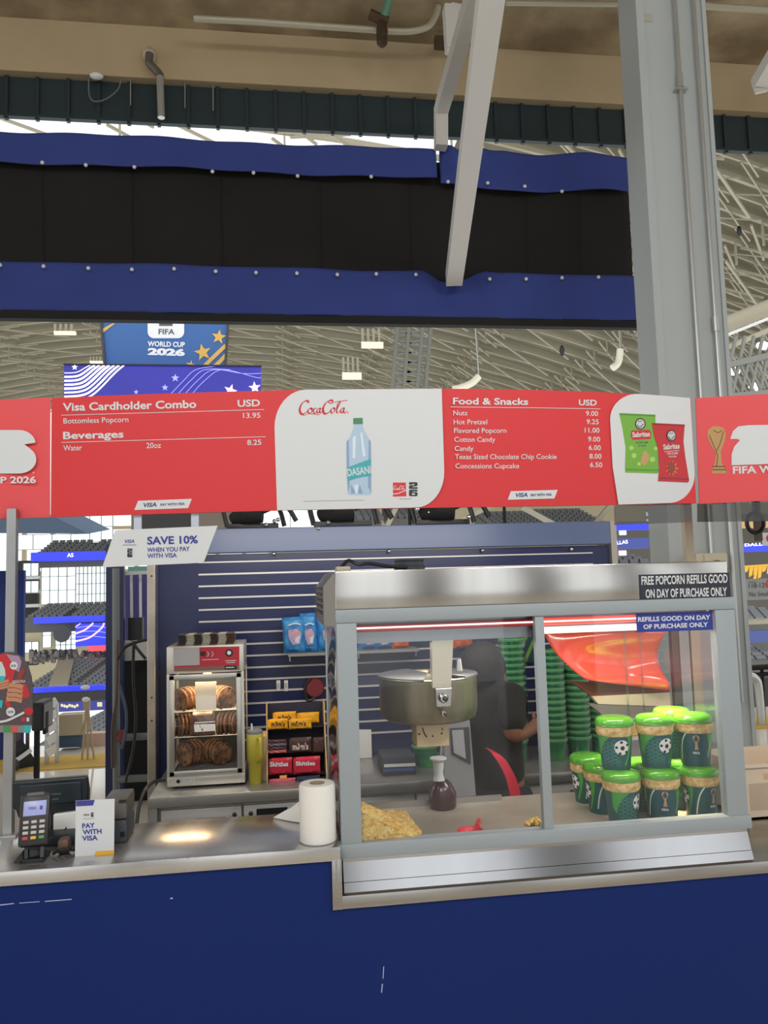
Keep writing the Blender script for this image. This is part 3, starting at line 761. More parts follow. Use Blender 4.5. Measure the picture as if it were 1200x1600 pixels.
rows = [('Nuts', 730, 649.3, '9.00', 649.9), ('Hot Pretzel', 761, 663.3, '9.25', 662.8), ('Flavored Popcorn', 791, 676.7, '11.00', 676), ('Cotton Candy', 773.5, 690.7, '9.00', 690), ('Candy', 739.5, 704.7, '6.00', 703.3), ('Texas Sized Chocolate Chip Cookie', 869.5, 717.5, '8.00', 716.6), ('Concessions Cupcake', 811, 732, '6.50', 730)]
for k, (t_, ue, v, pr, vp) in enumerate(rows):
    u0 = 708+k*.55
    T.text(t_, (u0, v), (ue, v-.2), 7.6, .008); w_ = 19 if len(pr) == 4 else 23
    T.text(pr, (934+k*1.1-w_, vp), (934+k*1.1, vp+.3), 7.6, .012)
T.build('lettering', SIGNW, MBD)
A = ART(BS, .0015)
A.poly([(216, 782.5), (300, 779.5), (294, 794), (210, 797)], 30)
A.build('payment_badge', SIGNW, MBD)
A = ART(BS, .0015)
A.poly([(798, 767.5), (871, 765.5), (866, 779), (793, 781)], 30)
A.build('payment_badge', SIGNW, MBD)
A = ART(BS, .002)
A.text('VISA', (223, 792.7), (245, 791.7), 6.6, .03, slant=.25).text('PAY WITH VISA', (251, 790.8), (289, 789.2), 4, .03)
A.build('badge_lettering', mat('sign_navy', (44, 56, 118), .5), MBD)
A = ART(BS, .002)
A.text('VISA', (804, 777), (824, 776.4), 6.4, .03, slant=.25).text('PAY WITH VISA', (829, 775.8), (862, 774.8), 4, .03)
A.build('badge_lettering', mat('sign_navy', (44, 56, 118), .5), MBD)
# script logo on the white panel
CR = mat('script_red', (206, 40, 58), .5)
def script_logo(A, S0, u0, v0, w, h, rot=0.0, wt=1.0):
    def q(pts): return [(u0+w*x+h*rot*0*y, v0+h*y+rot*w*x) for x, y in pts]
    B = lambda pts, wd: A.stroke(q(pts), wd*h*wt, 8, nib=(2.5, .28))
    B([(.20, .16), (.17, .02), (.09, .12), (.03, .42), (.02, .72), (.06, .92), (.13, .86), (.20, .66)], .17)      # C
    B([(.25, .52), (.20, .60), (.19, .80), (.23, .88), (.27, .74), (.27, .56), (.24, .52), (.27, .62), (.31, .56)], .11)   # o
    B([(.36, .54), (.32, .56), (.30, .76), (.33, .88), (.38, .72)], .11)   # c
    B([(.43, .54), (.39, .58), (.37, .78), (.40, .86), (.44, .60), (.44, .54), (.43, .80), (.46, .84), (.50, .64)], .11)   # a
    A.rect(u0+w*.465, v0+h*.50, u0+w*.495, v0+h*.58)
    B([(.70, .12), (.66, .00), (.57, .14), (.51, .44), (.50, .74), (.54, .92), (.61, .84), (.67, .66)], .17)   # C
    B([(.60, .10), (.66, .22), (.76, .12), (.90, .06), (1.0, .02)], .08)   # swash
    B([(.71, .52), (.67, .60), (.66, .80), (.69, .88), (.73, .74), (.73, .56), (.71, .52), (.75, .60)], .11)   # o
    B([(.77, .70), (.83, .30), (.85, .12), (.81, .20), (.78, .56), (.78, .84), (.82, .82), (.86, .68)], .11)   # l
    B([(.92, .54), (.88, .58), (.86, .80), (.89, .86), (.93, .60), (.93, .54), (.92, .82), (.96, .86), (.99, .74)], .11)   # a
    B([(.04, .96), (.12, 1.0), (.22, .90), (.40, .98), (.44, .95)], .06)
A = ART(BS, .0015); script_logo(A, BS, 467, 626, 76, 23, -.01)
A.ell(544, 645, .9, .9, 8)
A.build('script_logo', CR, MBD)
# bottle picture
BTL = mat('print_water_blue', (176, 200, 222), .4); BTD = mat('print_water_shade', (138, 164, 198), .4); BTH = mat('print_water_light', (220, 230, 238), .4)
A = ART(BS, .0015)
A.poly([(553, 663), (567, 663), (568, 670), (573, 680), (579, 690), (580, 700), (580, 740), (579.5, 762), (581, 770), (578, 773.5), (546, 773.5), (543, 770), (544, 758), (541.5, 740), (541, 700), (543, 690), (548, 680), (552, 670)])
A.build('bottle_picture', BTL, MBD)
A = ART(BS, .002)
A.poly([(541.5, 690), (545, 686), (546.5, 760), (543.8, 770), (542, 740)]).poly([(579.5, 690), (576, 686), (575, 760), (580, 770), (580, 740)]).poly([(548, 756), (555, 770), (549, 772)]).poly([(562, 757), (567, 771), (559, 771)])
A.build('bottle_shading_print', BTD, MBD)
A = ART(BS, .002); A.poly([(551, 684), (556, 680), (555, 716), (551, 716)]).poly([(563, 676), (566, 676), (571, 712), (567, 714)]).poly([(553, 758), (560, 757), (559, 771), (556, 771)]); A.build('bottle_highlight_print', BTH, MBD)
A = ART(BS, .0021); A.poly([(542, 731), (555, 726), (568, 721), (579.5, 717), (580.2, 744), (568, 745), (556, 748), (543, 752)]); A.build('bottle_label', mat('print_teal', (66, 170, 178), .4), MBD)
A = ART(BS, .0024); A.text('DASANI', (543.5, 744.5), (580, 739.5), 11.5, .02); A.build('bottle_lettering', SIGNW, MBD)
A = ART(BS, .002); A.poly([(552, 653.5), (566.5, 653), (567, 662.5), (552, 663)]); A.build('bottle_cap', mat('print_green', (66, 132, 88), .4), MBD)
A = ART(BS, .0015); A.poly([(614, 754), (634, 754), (635, 775.5), (614, 776)]); A.build('logo_square', REDS, MBD)
A = ART(BS, .002); script_logo(A, BS, 615, 759, 18, 7, 0, 1.0); A.stroke([(614, 772), (622, 771), (634.5, 766)], 1.4); A.build('square_lettering', SIGNW, MBD)
def twentysix(A, u, v, w, h):
    """stacked 2 over 6 emblem: two blocky numerals, each one outline"""
    q = lambda pts: A.poly([(u+w*x, v+h*y) for x, y in pts])
    q([(.08, 0), (.85, 0), (1, .06), (1, .22), (.85, .29), (.40, .30), (.40, .35), (1, .35), (1, .475), (0, .475), (0, .28), (.12, .21), (.62, .20), (.62, .13), (.38, .13), (.38, .17), (0, .17), (0, .06)])
    q([(.15, .525), (.88, .525), (1, .58), (1, .655), (.40, .655), (.40, .70), (.88, .70), (1, .76), (1, .94), (.86, 1), (.14, 1), (0, .94), (0, .585)])
A = ART(BS, .0015); twentysix(A, 639, 753.5, 13.5, 22); A.build('number_emblem', INK, MBD)
A = ART(BS, .002); A.poly([(643.6, 771), (648.2, 771), (648.2, 773.2), (643.6, 773.2)]); A.build('emblem_core', SIGNW, MBD)
A = ART(BS, .0015); A.stroke([(474, 783.4), (569, 781.6)], .5, 1).stroke([(624, 779.8), (643, 779.4)], .6, 1); A.build('fine_print', INKG, MBD)
# snack bag pictures
A = ART(BS, .0015); A.poly([(967, 645.5), (1023.5, 648), (1024, 668), (1026, 690), (1029, 737), (1027, 740), (976.5, 738.5), (976, 732), (977, 700), (972, 668)]); A.build('green_bag_picture', mat('print_lime', (116, 176, 58), .4), MBD)
A = ART(BS, .002); A.poly([(968, 646), (1023.5, 648.5), (1023.5, 651), (968.5, 648.6)]).poly([(977, 732.5), (1028.6, 734), (1028.8, 736), (977, 734.5)]); A.build('bag_seam', mat('print_green2', (84, 148, 50), .4), MBD)
A = ART(BS, .002).ell(1000, 662.5, 8.4, 9).ell(993, 688, .1); A.build('bag_badge', INK, MBD)
A = ART(BS, .0023).ell(1000, 662.5, 6.6, 7.2).poly([(1009, 709), (1001, 709), (1001, 709.1)]); A.build('bag_face', mat('print_silver', (206, 206, 206), .4), MBD)
A = ART(BS, .0026).stroke([(995, 664), (999, 668), (1005, 662)], 1.2).stroke([(996, 659), (1003, 658)], 1); A.build('bag_face_line', INK, MBD)
A = ART(BS, .002).poly([(986, 673), (1015, 671.5), (1017, 677), (1016, 686), (988, 687.5), (985, 682)]); A.build('bag_banner', mat('print_red', (200, 40, 50), .4), MBD)
A = ART(BS, .0024).text('Sabritas', (987.5, 683.5), (1015, 682), 8, .03); A.build('bag_lettering', SIGNW, MBD)
A = ART(BS, .002).poly([(997, 715)]*0+[(1000, 722), (1004, 706), (1009, 704), (1014, 712), (1012, 722), (1006, 728)]); A.build('nut_picture', mat('print_nut', (196, 156, 100), .4), MBD)
A = ART(BS, .0018).ell(990, 712, 4).ell(1019, 718, 4.2).ell(998, 725, 3).ell(1024, 701, 3).ell(986, 700, 3.4).ell(1000, 699, .6); A.build('lime_picture', mat('print_lime2', (168, 214, 96), .4), MBD)
A = ART(BS, .002).text('SALTED LIME', (993, 693.5), (1012, 693), 3.2, .02).text('FLAVOR', (997, 698), (1009, 697.7), 2.6, .02); A.build('bag_small_print', INKG, MBD)
RB = mat('print_bag_red', (196, 34, 42), .4)
A = ART(BS, .003); A.poly([(1018, 661), (1069, 663.5), (1067, 690), (1070, 715), (1076, 751), (1074, 754), (1027.5, 752), (1029, 735), (1027, 700), (1021, 680)]); A.build('red_bag_picture', RB, MBD)
A = ART(BS, .0034); A.poly([(1019, 661.6), (1069, 664), (1069, 666.5), (1020, 664)]).poly([(1028.6, 746), (1075.3, 748), (1075.6, 750), (1028.4, 748)]); A.build('bag_seam', mat('print_darkred', (150, 22, 34), .4), MBD)
A = ART(BS, .0034).ell(1048, 681, 7.6, 9); A.build('bag_badge', INK, MBD)
A = ART(BS, .0038).ell(1048, 681, 6, 7.2); A.build('bag_face', mat('print_silver', (206, 206, 206), .4), MBD)
A = ART(BS, .0041).stroke([(1043, 682), (1047, 687), (1053, 681)], 1.2).stroke([(1044, 677.5), (1051, 677)], 1); A.build('bag_face_line', INK, MBD)
A = ART(BS, .0036).text('Sabritas', (1035.5, 703), (1061, 701), 8.4, .03).text('CHILI & LIME', (1041, 710.5), (1058, 709.7), 3, .03).text('FLAVOR', (1044, 715), (1056, 714.6), 2.6, .02).stroke([(1037, 706), (1060, 704.2)], .8, 1); A.build('bag_lettering', SIGNW, MBD)
A = ART(BS, .0036)
for k in range(9):
    a = k*2*PI/9; A.poly([(1049+5*math.cos(a-.25), 732+7*math.sin(a-.25)), (1049+11*math.cos(a), 732+13*math.sin(a)), (1049+5*math.cos(a+.25), 732+7*math.sin(a+.25))])
A.build('burst_picture', mat('print_orange', (236, 130, 50), .4), MBD)
A = ART(BS, .004).ell(1048, 731, 5.8, 9); A.build('nut_picture', mat('print_nut_red', (150, 60, 40), .4), MBD)

LBD = panel('menu_board', 'red sign panel cut off at left with white numeral and 2026', [(-260, 634), (0, 624.5), (79, 621)], [(-260, 816), (0, 810.5), (78.5, 808)], BS, REDS2, step=4)
A = ART(BS, .0015)
A.poly([(-60, 672), (30, 672)]+arc(30, 694, 26, 22, -90, -6, 8)+[(38, 694.5), (42, 697)]+arc(30, 718, 27, 22, -50, 90, 10)+[(-60, 740)])
A.build('numeral', SIGNW, LBD)
A = ART(BS, .0015).text('WORLD CUP 2026', (-110, 756.5), (56.5, 755), 10.5, .03); A.ell(52.5, 738.5, 1.1, 1.1, 8); A.build('lettering', SIGNW, LBD)
RP = plan([(1086, 700, 3.03), (1200, 700, 2.98), (1500, 700, 2.9)])
RS = boardsurf(RP)
RBD = panel('menu_board', 'red sign panel cut off at right with golden trophy picture', [(1087, 622), (1200, 615), (1420, 606)], [(1093, 787.5), (1200, 782), (1420, 776)], RS, REDS2, step=4)
A = ART(RS, .0015)
A.poly([(1141, 686), (1145, 674), (1153, 666.5), (1168, 664.5), (1300, 662), (1300, 722), (1143, 727), (1143, 710), (1147, 698), (1156, 688), (1152, 686)], 12)
A.build('numeral', SIGNW, RBD)
A = ART(RS, .0015).text('FIFA WORLD CUP 2026', (1145, 740.5), (1350, 735), 11.5, .03); A.build('lettering', SIGNW, RBD)
A = ART(RS, .0015)
A.poly([(1113, 740), (1112, 735), (1117, 722), (1118, 708), (1110, 694), (1105, 682), (1106, 672), (1113, 666.5), (1122, 666), (1131, 669), (1134, 678), (1132, 690), (1126, 706), (1128, 724), (1134, 735), (1135, 740)])
A.build('trophy_picture', mat('print_gold', (190, 148, 92), .4), RBD)
A = ART(RS, .002)
A.stroke([(1108, 680), (1114, 694), (1121, 712), (1119, 730)], 1.6).stroke([(1130, 674), (1126, 690), (1120, 704)], 1.6).stroke([(1114, 672), (1122, 676), (1128, 672)], 1.4).rect(1113.5, 728, 1133, 730).rect(1113, 733, 1134.5, 735)
A.build('trophy_line', mat('print_gold_dark', (124, 84, 48), .4), RBD)
# translucent smoky lip under the right end of the board
lp = MB(); q = [BS(966, 789, -.02), BS(1086, 786, -.02), BS(1086, 815, -.02), BS(966, 820, -.02)]
lp.prism(q, [p+Vector((0, .005, 0)) for p in q])
q = [RS(1092, 786, -.02), RS(1290, 782, -.02), RS(1290, 812, -.02), RS(1092, 815, -.02)]
ts = solo(lp, 'acrylic_strip', glass_mat('smoky_acrylic', .2, (.55, .54, .52)), 'smoky clear strip hanging under the right end of the menu board', 'strip')
rp_ = MB().prism(q, [p+Vector((0, .005, 0)) for p in q])
solo(rp_, 'acrylic_strip', glass_mat('smoky_acrylic', .2, (.55, .54, .52)), 'smoky clear strip hanging under the right red sign panel', 'strip')
# posts
p0 = PZ(11, 1299, .92); p0.y = 2.735; p0.x = P(11, 1290, 2.735).x
xs_ = (P(5, 1290, p0.y).x, P(17, 1290, p0.y).x)
po = empty('steel_post', (p0.x, p0.y, .92), 'square steel post on the counter holding the left end of the menu board', 'post')
MB().box(p0.x-.015, p0.y, .92, p0.x+.015, p0.y+.03, 1.98).build('tube', STEELD, po, bevel=.002)
MB().box(p0.x-.03, p0.y-.012, .92, p0.x+.03, p0.y+.045, .926).build('foot_plate', STEELD, po)
p1 = P(1078, 850, 3.08)
po = empty('steel_post', (p1.x, 3.08, .78), 'tan steel post behind the popcorn machine below the snack bag picture', 'post')
MB().box(p1.x-.018, 3.08, .78, p1.x+.018, 3.11, 2.0).build('tube', mat('tan_steel', (188, 174, 152), .4, .5), po)
MB().box(p1.x-.035, 3.07, .78, p1.x+.035, 3.125, .786).build('foot_plate', STEELD, po)
# hanging offer sign
sv_ = empty('offer_sign', BS(253, 884, .02), 'white slanted sign reading save 10% hung below the menu board', 'sign')
def BSo(d):
    return lambda u, v, off=0.0: BS(u, v, off+d)
S = BSo(.02)
q = [(183, 829), (342, 822), (320, 879.5), (163, 886.5)]
MB().prism([S(*p, 0) for p in q], [S(*p, -.005) for p in q]).build('panel', SIGNW, sv_)
A = ART(S, .001).text('SAVE 10%', (233, 851.5), (311.5, 849.5), 12.2, .03).text('WHEN YOU PAY', (233, 863.3), (299, 861.3), 7, .02).text('WITH VISA', (233, 872.5), (279, 871.2), 7, .02).text('VISA', (197, 849.3), (213, 848.7), 5.4, .02, slant=.25)
A.stroke([(195, 852.3), (216, 851.6)], .7, 1)
A.build('lettering', VISAB, sv_)
A = ART(S, .001); twentysix(A, 202, 857.5, 8, 13.5); A.build('number_emblem', INK, sv_)
for u in (213, 303):
    MB().prism([BS(u-6, 800, -.014), BS(u+6, 800, -.014), BS(u+6, 836, -.014), BS(u-6, 836, -.014)], [BS(u-6, 800, -.016), BS(u+6, 800, -.016), BS(u+6, 836, -.016), BS(u-6, 836, -.016)]).build('strap', mat('clear_strap', (200, 208, 222), .3), sv_)
# promo paddle on the left post
pd_ = empty('promo_sign', P(20, 1145, p0.y-.02), 'round-topped drink promo sign with hands holding a bottle on the left post', 'sign')
S = ysurf(p0.y-.015)
out = [(-30, 1145)]+[(-30, 1050), (-20, 1034), (-8, 1024), (6, 1019.5), (22, 1020), (34, 1026), (43, 1038), (49, 1058), (51, 1080), (50.5, 1110), (49, 1133)]
out = [(-30, 1135)]+out[1:]
MB().prism([S(*p, 0) for p in out], [S(*p, -.006) for p in out]).build('panel', mat('promo_dark', (86, 74, 76), .4), pd_)
A = ART(S, .001)
A.poly([(-30, 1060), (-20, 1036), (-8, 1026), (6, 1021), (14, 1021), (20, 1030), (24, 1046), (20, 1062), (26, 1072), (40, 1068), (47, 1084), (45, 1090), (30, 1092), (12, 1075), (-30, 1075)])
A.poly([(6, 1096), (14, 1094), (18, 1104), (12, 1106)]).poly([(42, 1105)]*0+arc(45, 1111, 7, 6, 0, 345, 16)).poly(arc(37, 1124, 4, 3.4, 0, 345, 12))
A.build('red_print', mat('promo_red', (196, 44, 50), .4), pd_)
A = ART(S, .0014)
A.poly([(10, 1022), (30, 1025), (34, 1034), (30, 1050), (22, 1046), (18, 1034)]); A.build('lilac_print', mat('promo_lilac', (172, 140, 168), .4), pd_)
A = ART(S, .0014)
A.poly([(-30, 1034), (3, 1034), (8, 1046), (9, 1056), (-30, 1057)]); A.build('pale_print', mat('promo_pale', (196, 214, 214), .4), pd_)
A = ART(S, .0014)
A.poly([(-30, 1057), (9, 1056), (6, 1066), (-30, 1070)]).poly([(38, 1133), (48.5, 1133), (47, 1145), (37, 1145)]).poly([(-30, 1094), (5, 1094), (3, 1106), (-30, 1106)]); A.build('teal_print', mat('promo_teal', (52, 180, 186), .4), pd_)
SKP = mat('promo_skin', (196, 138, 104), .5); SKS = mat('promo_skin_line', (132, 78, 60), .5)
A = ART(S, .0018)
for k in range(4): A.stroke([(13-k*1.0, 1071+k*7), (24, 1070+k*7.4), (36-k*.5, 1074+k*7)], 7.5)
for k in range(3): A.stroke([(-10, 1068+k*4), (2, 1067+k*4), (14, 1063+k*4.6)], 4.2)
A.build('hand_print', SKP, pd_)
A = ART(S, .0022)
for k in range(3): A.stroke([(14-k, 1075+k*7), (24, 1074.5+k*7.4), (34, 1078+k*7)], .9)
for k in range(2): A.stroke([(-8, 1070+k*4), (2, 1069+k*4), (13, 1066+k*4.4)], .7)
A.build('finger_line', SKS, pd_)
A = ART(S, .0024).poly([(30, 1050), (36, 1044), (40, 1047), (38, 1052), (30, 1068), (24, 1068)]); A.build('bottle_print', mat('promo_bottle', (150, 56, 44), .4), pd_)
A = ART(S, .0026).ell(22, 1040, 6.2, 6.2).ell(17, 1112, 7, 7).text('COCA-COLA', (20, 1067), (40, 1066), 4, .02).stroke([(-10, 1129), (10, 1126), (26, 1119), (38, 1113)], 3.4).poly([(42, 1121), (46, 1121), (46, 1127), (42, 1127)]); A.build('white_print', SIGNW, pd_)
A = ART(S, .003).text('50%', (17.5, 1042), (26, 1041.7), 3.4, .02).text('50%', (12.5, 1114), (21.5, 1113.6), 3.4, .02); A.build('badge_lettering', INK, pd_)
A = ART(S, .0014)
A.poly([(5, 1134), (16, 1134), (16, 1144), (5, 1144)]); A.build('green_tab', mat('promo_green', (72, 150, 84), .4), pd_)
tb = MB().prism([S(-30, 1133, .0), S(48, 1133, .0), S(47, 1144.5, 0), S(-30, 1144.5, 0)], [S(-30, 1133, -.006), S(48, 1133, -.006), S(47, 1144.5, -.006), S(-30, 1144.5, -.006)]).build('tab_strip', mat('promo_grey', (140, 136, 134), .4), pd_)
A = ART(S, .0014).poly([(17, 1134), (27, 1134), (27, 1144), (17, 1144)]); A.build('red_tab', mat('promo_tab_red', (206, 92, 84), .4), pd_)
# ------------------------------------------------------------------ service counter
CT = .92; LOW = .78
co = empty('service_counter', (-.6, 2.4, 0), 'navy fronted service counter with stainless top, stepped down at the right', 'counter')
fp = MB()
fp.add([(-3.2, 2.412, 0), (.152, 2.412, 0), (.152, 2.412, .885), (-3.2, 2.412, .885)], [(0, 1, 2, 3)])
fp.add([(.152, 2.412, 0), (4.2, 2.412, 0), (4.2, 2.412, .745), (.152, 2.412, .745)], [(0, 1, 2, 3)])
fp.box(-3.2, 2.42, 0, 4.2, 2.44, .74); fp.box(-3.2, 2.42, .7, .14, 2.44, .88)
fp.build('front_panel', NAVY, co)
MB().rbox(-3.2, 2.40, .881, .165, 2.785, .921, .003).build('raised_top', mat('counter_steel', (206, 204, 200), .22, .85, var=.06, scale=4, stretch=(3, 3, 3)), co)
MB().rbox(.138, 2.399, .742, .168, 2.44, .885, .002).build('corner_trim', STEEL, co)
MB().rbox(.150, 2.40, .742, 4.2, 3.14, .780, .003).build('lower_top', STEEL, co)
MB().box(-3.2, 2.75, 0, .15, 2.77, .885).build('rear_panel', STEELD, co)
A = ART(ysurf(2.4118), .0006)
SCR = mat('scratch_pale', (176, 188, 212), .5)
for pts, w_ in (([(0, 1414), (22, 1411.5)], 1.5), ([(30, 1411), (62, 1408.6)], 1.0), ([(70, 1408.4), (112, 1405)], 1.3), ([(599.5, 1510), (598.5, 1529)], 1.2), ([(597.5, 1537), (596, 1551)], 1.5), ([(266, 1404), (270, 1403)], 2.0)):
    ART(ysurf(2.4118), .0006).stroke(pts, w_, 1).build('scratch', SCR, co)

# ------------------------------------------------------------------ things on the counter
tr_ = empty('towel_roll', (0, 0, 0), 'white paper towel roll standing on the counter beside the popcorn machine', 'paper roll')
pc = PZ(497, 1322, .921); pc.y += .05; pc = Vector((P(497, 1300, pc.y).x, pc.y, .9215)); tr_.location = pc
hz = P(497, 1223, pc.y).z-.9215; rw = (P(526, 1270, pc.y).x-P(469, 1270, pc.y).x)/2
MB().lathe([(.02, .0), (rw-.003, 0), (rw, .004), (rw, hz-.006), (rw-.004, hz), (.024, hz)], pc, 48).build('paper', mat('tissue', (236, 233, 226), .85, bump=.08, scale=60), tr_)
MB().lathe([(.024, hz+.0005), (.020, hz+.0005), (.020, 0), (.024, 0)], pc, 32).build('core', mat('cardboard_core', (168, 152, 130), .9), tr_)
nk = MB(); a0 = P(421, 1283, 2.7); pts = []
NKL = [(418, 1281), (428, 1282), (438, 1288), (450, 1282), (460, 1278), (470, 1280), (472, 1300), (452, 1300), (437, 1297), (426, 1290)]
q = [PZ(u, v, .923) for u, v in NKL]
top = []
for (u, v), p in zip(NKL, q): pass
nk.add([(.0, 2.74, .9225), (.06, 2.68, .923), (.115, 2.64, .925), (.125, 2.72, .93), (.115, 2.775, .925), (.05, 2.77, .935), (.085, 2.72, .965), (.11, 2.74, .985), (.04, 2.73, .945)],
       [(0, 1, 8), (1, 2, 6), (1, 6, 8), (2, 3, 6), (3, 7, 6), (3, 4, 7), (8, 6, 5), (6, 7, 5), (7, 4, 5), (0, 8, 5)], False)
nk.v = [v+Vector((-.035, 0, 0)) for v in nk.v]
o = solo(nk, 'paper_napkin', mat('tissue2', (232, 230, 224), .85), 'crumpled white paper napkin behind the towel roll', 'napkin')
md = o.modifiers.new('thick', 'SOLIDIFY'); md.thickness = .002

# card terminal
ct = empty('card_terminal', (P(50, 1340, 2.50).x, 2.50, .921), 'black handheld card payment terminal tilted on a stand', 'card terminal')
def tilt_frame(o, w, tilt, yaw=0):
    ax = Vector((math.cos(yaw), math.sin(yaw), 0)); up = Vector((-math.sin(yaw)*math.sin(tilt), math.cos(yaw)*math.sin(tilt), math.cos(tilt))); n = ax.cross(up)
    return lambda x, y, z=0: Vector(o)+ax*x+up*y+n*z      # n faces the viewer
base = P(51, 1318, 2.455); base.z = P(51, 1322, 2.455).z
G = tilt_frame(base, .08, math.radians(20), math.radians(8))
def gbox(m_, G, x0, y0, x1, y1, z0, z1, r=.003):
    bm = bmesh.new(); bmesh.ops.create_cube(bm, size=1)
    for v in bm.verts: v.co = Vector(((x0+x1)/2+v.co.x*(x1-x0), (y0+y1)/2+v.co.y*(y1-y0), (z0+z1)/2+v.co.z*(z1-z0)))
    if r: bmesh.ops.bevel(bm, geom=bm.edges[:], offset=r, segments=2, profile=.5, affect='EDGES')
    bm.verts.index_update(); m_.add([G(*v.co) for v in bm.verts], [tuple(v.index for v in f.verts) for f in bm.faces], True); bm.free(); return m_
TB = mat('terminal_black', (38, 37, 38), .4)
gbox(MB(), G, -.041, 0, .041, .145, -.035, 0, .008).build('body', TB, ct)
gbox(MB(), G, -.024, .137, .024, .148, -.02, .004, .003).build('printer_slot', mat('slot_grey', (92, 90, 88), .4), ct)
sc = gbox(MB(), G, -.031, .083, .031, .124, -.002, .001, .0006).build('screen', mat('terminal_screen', (150, 156, 206), .3, emit=.25), ct)
GS_ = lambda u, v, off=0.0: G(u, v, off)
A = ART(GS_, .0016); A.text('VISA', (-.018, .100), (.004, .100), .008, .02, up=(0, 1)).poly([(.014, .098), (.021, .098), (.021, .109), (.014, .109)]); A.build('screen_print', mat('print_deep_blue', (62, 66, 140), .4), sc)
for r_ in range(4):
    for c_ in range(3):
        mt = mat('key_grey', (196, 188, 182), .5) if r_ < 3 else [mat('key_red', (206, 66, 66), .5), mat('key_yellow', (222, 186, 70), .5), mat('key_green', (76, 160, 84), .5)][c_]
        x = -.022+c_*.022; yv = .066-r_*.0145
        gbox(MB(), G, x-.0075, yv-.0042, x+.0075, yv+.0042, -.001, .0016, .001).build('key', mt, ct)
sb = MB(); b0 = Vector((base.x, 2.47, .9213))
sb.rbox(b0.x-.03, 2.455, .9213, b0.x+.03, 2.53, .933, .003); sb.bar((b0.x-.022, 2.47, .93), tuple(G(-.022, .03, -.03)), .01, .02); sb.bar((b0.x+.022, 2.47, .93), tuple(G(.022, .03, -.03)), .01, .02); sb.bar((b0.x, 2.485, .93), tuple(G(0, .04, -.036)), .034, .012)
sb.prism([Vector((b0.x-.058, 2.47, .9215)), Vector((b0.x-.03, 2.46, .9215)), Vector((b0.x-.03, 2.50, .935)), Vector((b0.x-.03, 2.48, .955))], [Vector((b0.x-.055, 2.52, .9215)), Vector((b0.x-.03, 2.53, .9215)), Vector((b0.x-.03, 2.53, .935)), Vector((b0.x-.03, 2.51, .955))])
sb.build('stand', BLACK, ct)
# cables by the terminal
cb_ = []
for k in range(4):
    a = (b0.x+.045+k*.012, 2.50+k*.01, .93); 
    pts = catmull([a, (a[0]+.03, a[1]-.015, .945-k*.003), (a[0]+.06, a[1]+.02+k*.01, .930), (a[0]+.10, a[1]+.03, .927), (a[0]+.12, a[1]+.06, .927)], 5)
    cb_.append(pts)
m_ = MB()
for pts in cb_: m_.tube(pts, .0045, 8)
solo(m_, 'terminal_cables', BLACK, 'tangle of black cables between the card terminal and the tent card', 'cables')
bd = MB(); bd.rbox(b0.x+.052, 2.512, .9213, b0.x+.085, 2.55, .965, .01)
solo(bd, 'cable_plug', mat('brown_plastic', (110, 84, 70), .5), 'small brown plug lump beside the card terminal stand', 'plug')

# point of sale monitor (seen from behind)
mo = empty('till_monitor', (P(85, 1300, 2.70).x, 2.70, .9213), 'black point of sale monitor seen from behind on the counter', 'monitor')
def quadbox(m_, px, Y, d, tilt=0.0):
    f = [P(u, v, Y) for u, v in px]; b = [p+Vector((0, d, 0)) for p in f]
    m_.prism(f, b); return m_
quadbox(MB(), [(18, 1222), (135, 1213), (138, 1236), (137.5, 1258), (118, 1270), (88, 1273), (28, 1279), (24, 1266), (18, 1262)], 2.68, .03).build('housing', mat('monitor_back', (26, 34, 40), .35), mo, bevel=.006)
quadbox(MB(), [(30, 1228), (126, 1221), (128, 1252), (34, 1262)], 2.674, .006).build('back_cover', mat('monitor_back2', (34, 43, 49), .4), mo, bevel=.003)
v_ = MB()
for k in range(2): quadbox(v_, [(58+k*3, 1241.5+k*8), (96-k*4, 1239+k*8), (96-k*4, 1241.5+k*8), (58+k*3, 1244+k*8)], 2.671, .004)
v_.build('vent_slot', mat('vent_grey', (74, 86, 92), .5), mo)
MB().bar(P(74, 1262, 2.70), (P(74, 1320, 2.70).x, 2.70, .93), .05, .02).build('stand_neck', BLACK, mo)
x0 = P(68, 1310, 2.62).x; x1 = P(122, 1310, 2.62).x
MB().rbox(x0, 2.60, .9213, x1, 2.765, .952, .006).build('stand_base', mat('monitor_base', (48, 56, 62), .4), mo)
wp = empty('white_gap_box', (P(101, 1300, 2.72).x, 2.69, .9523), 'white box added for the bright gap under the monitor, half hidden by the tent card', 'box')
quadbox(MB(), [(83, 1273), (122, 1268), (122, 1305), (83, 1305)], 2.665, .09).build('box_body', mat('box_white', (250, 250, 246), .5), wp, bevel=.003)  # box added to fill a bright gap below the screen
A = ART(ysurf(2.665), .001).poly([(99, 1297), (104, 1291), (105, 1297)]); A.build('triangle_mark', INKG, wp)
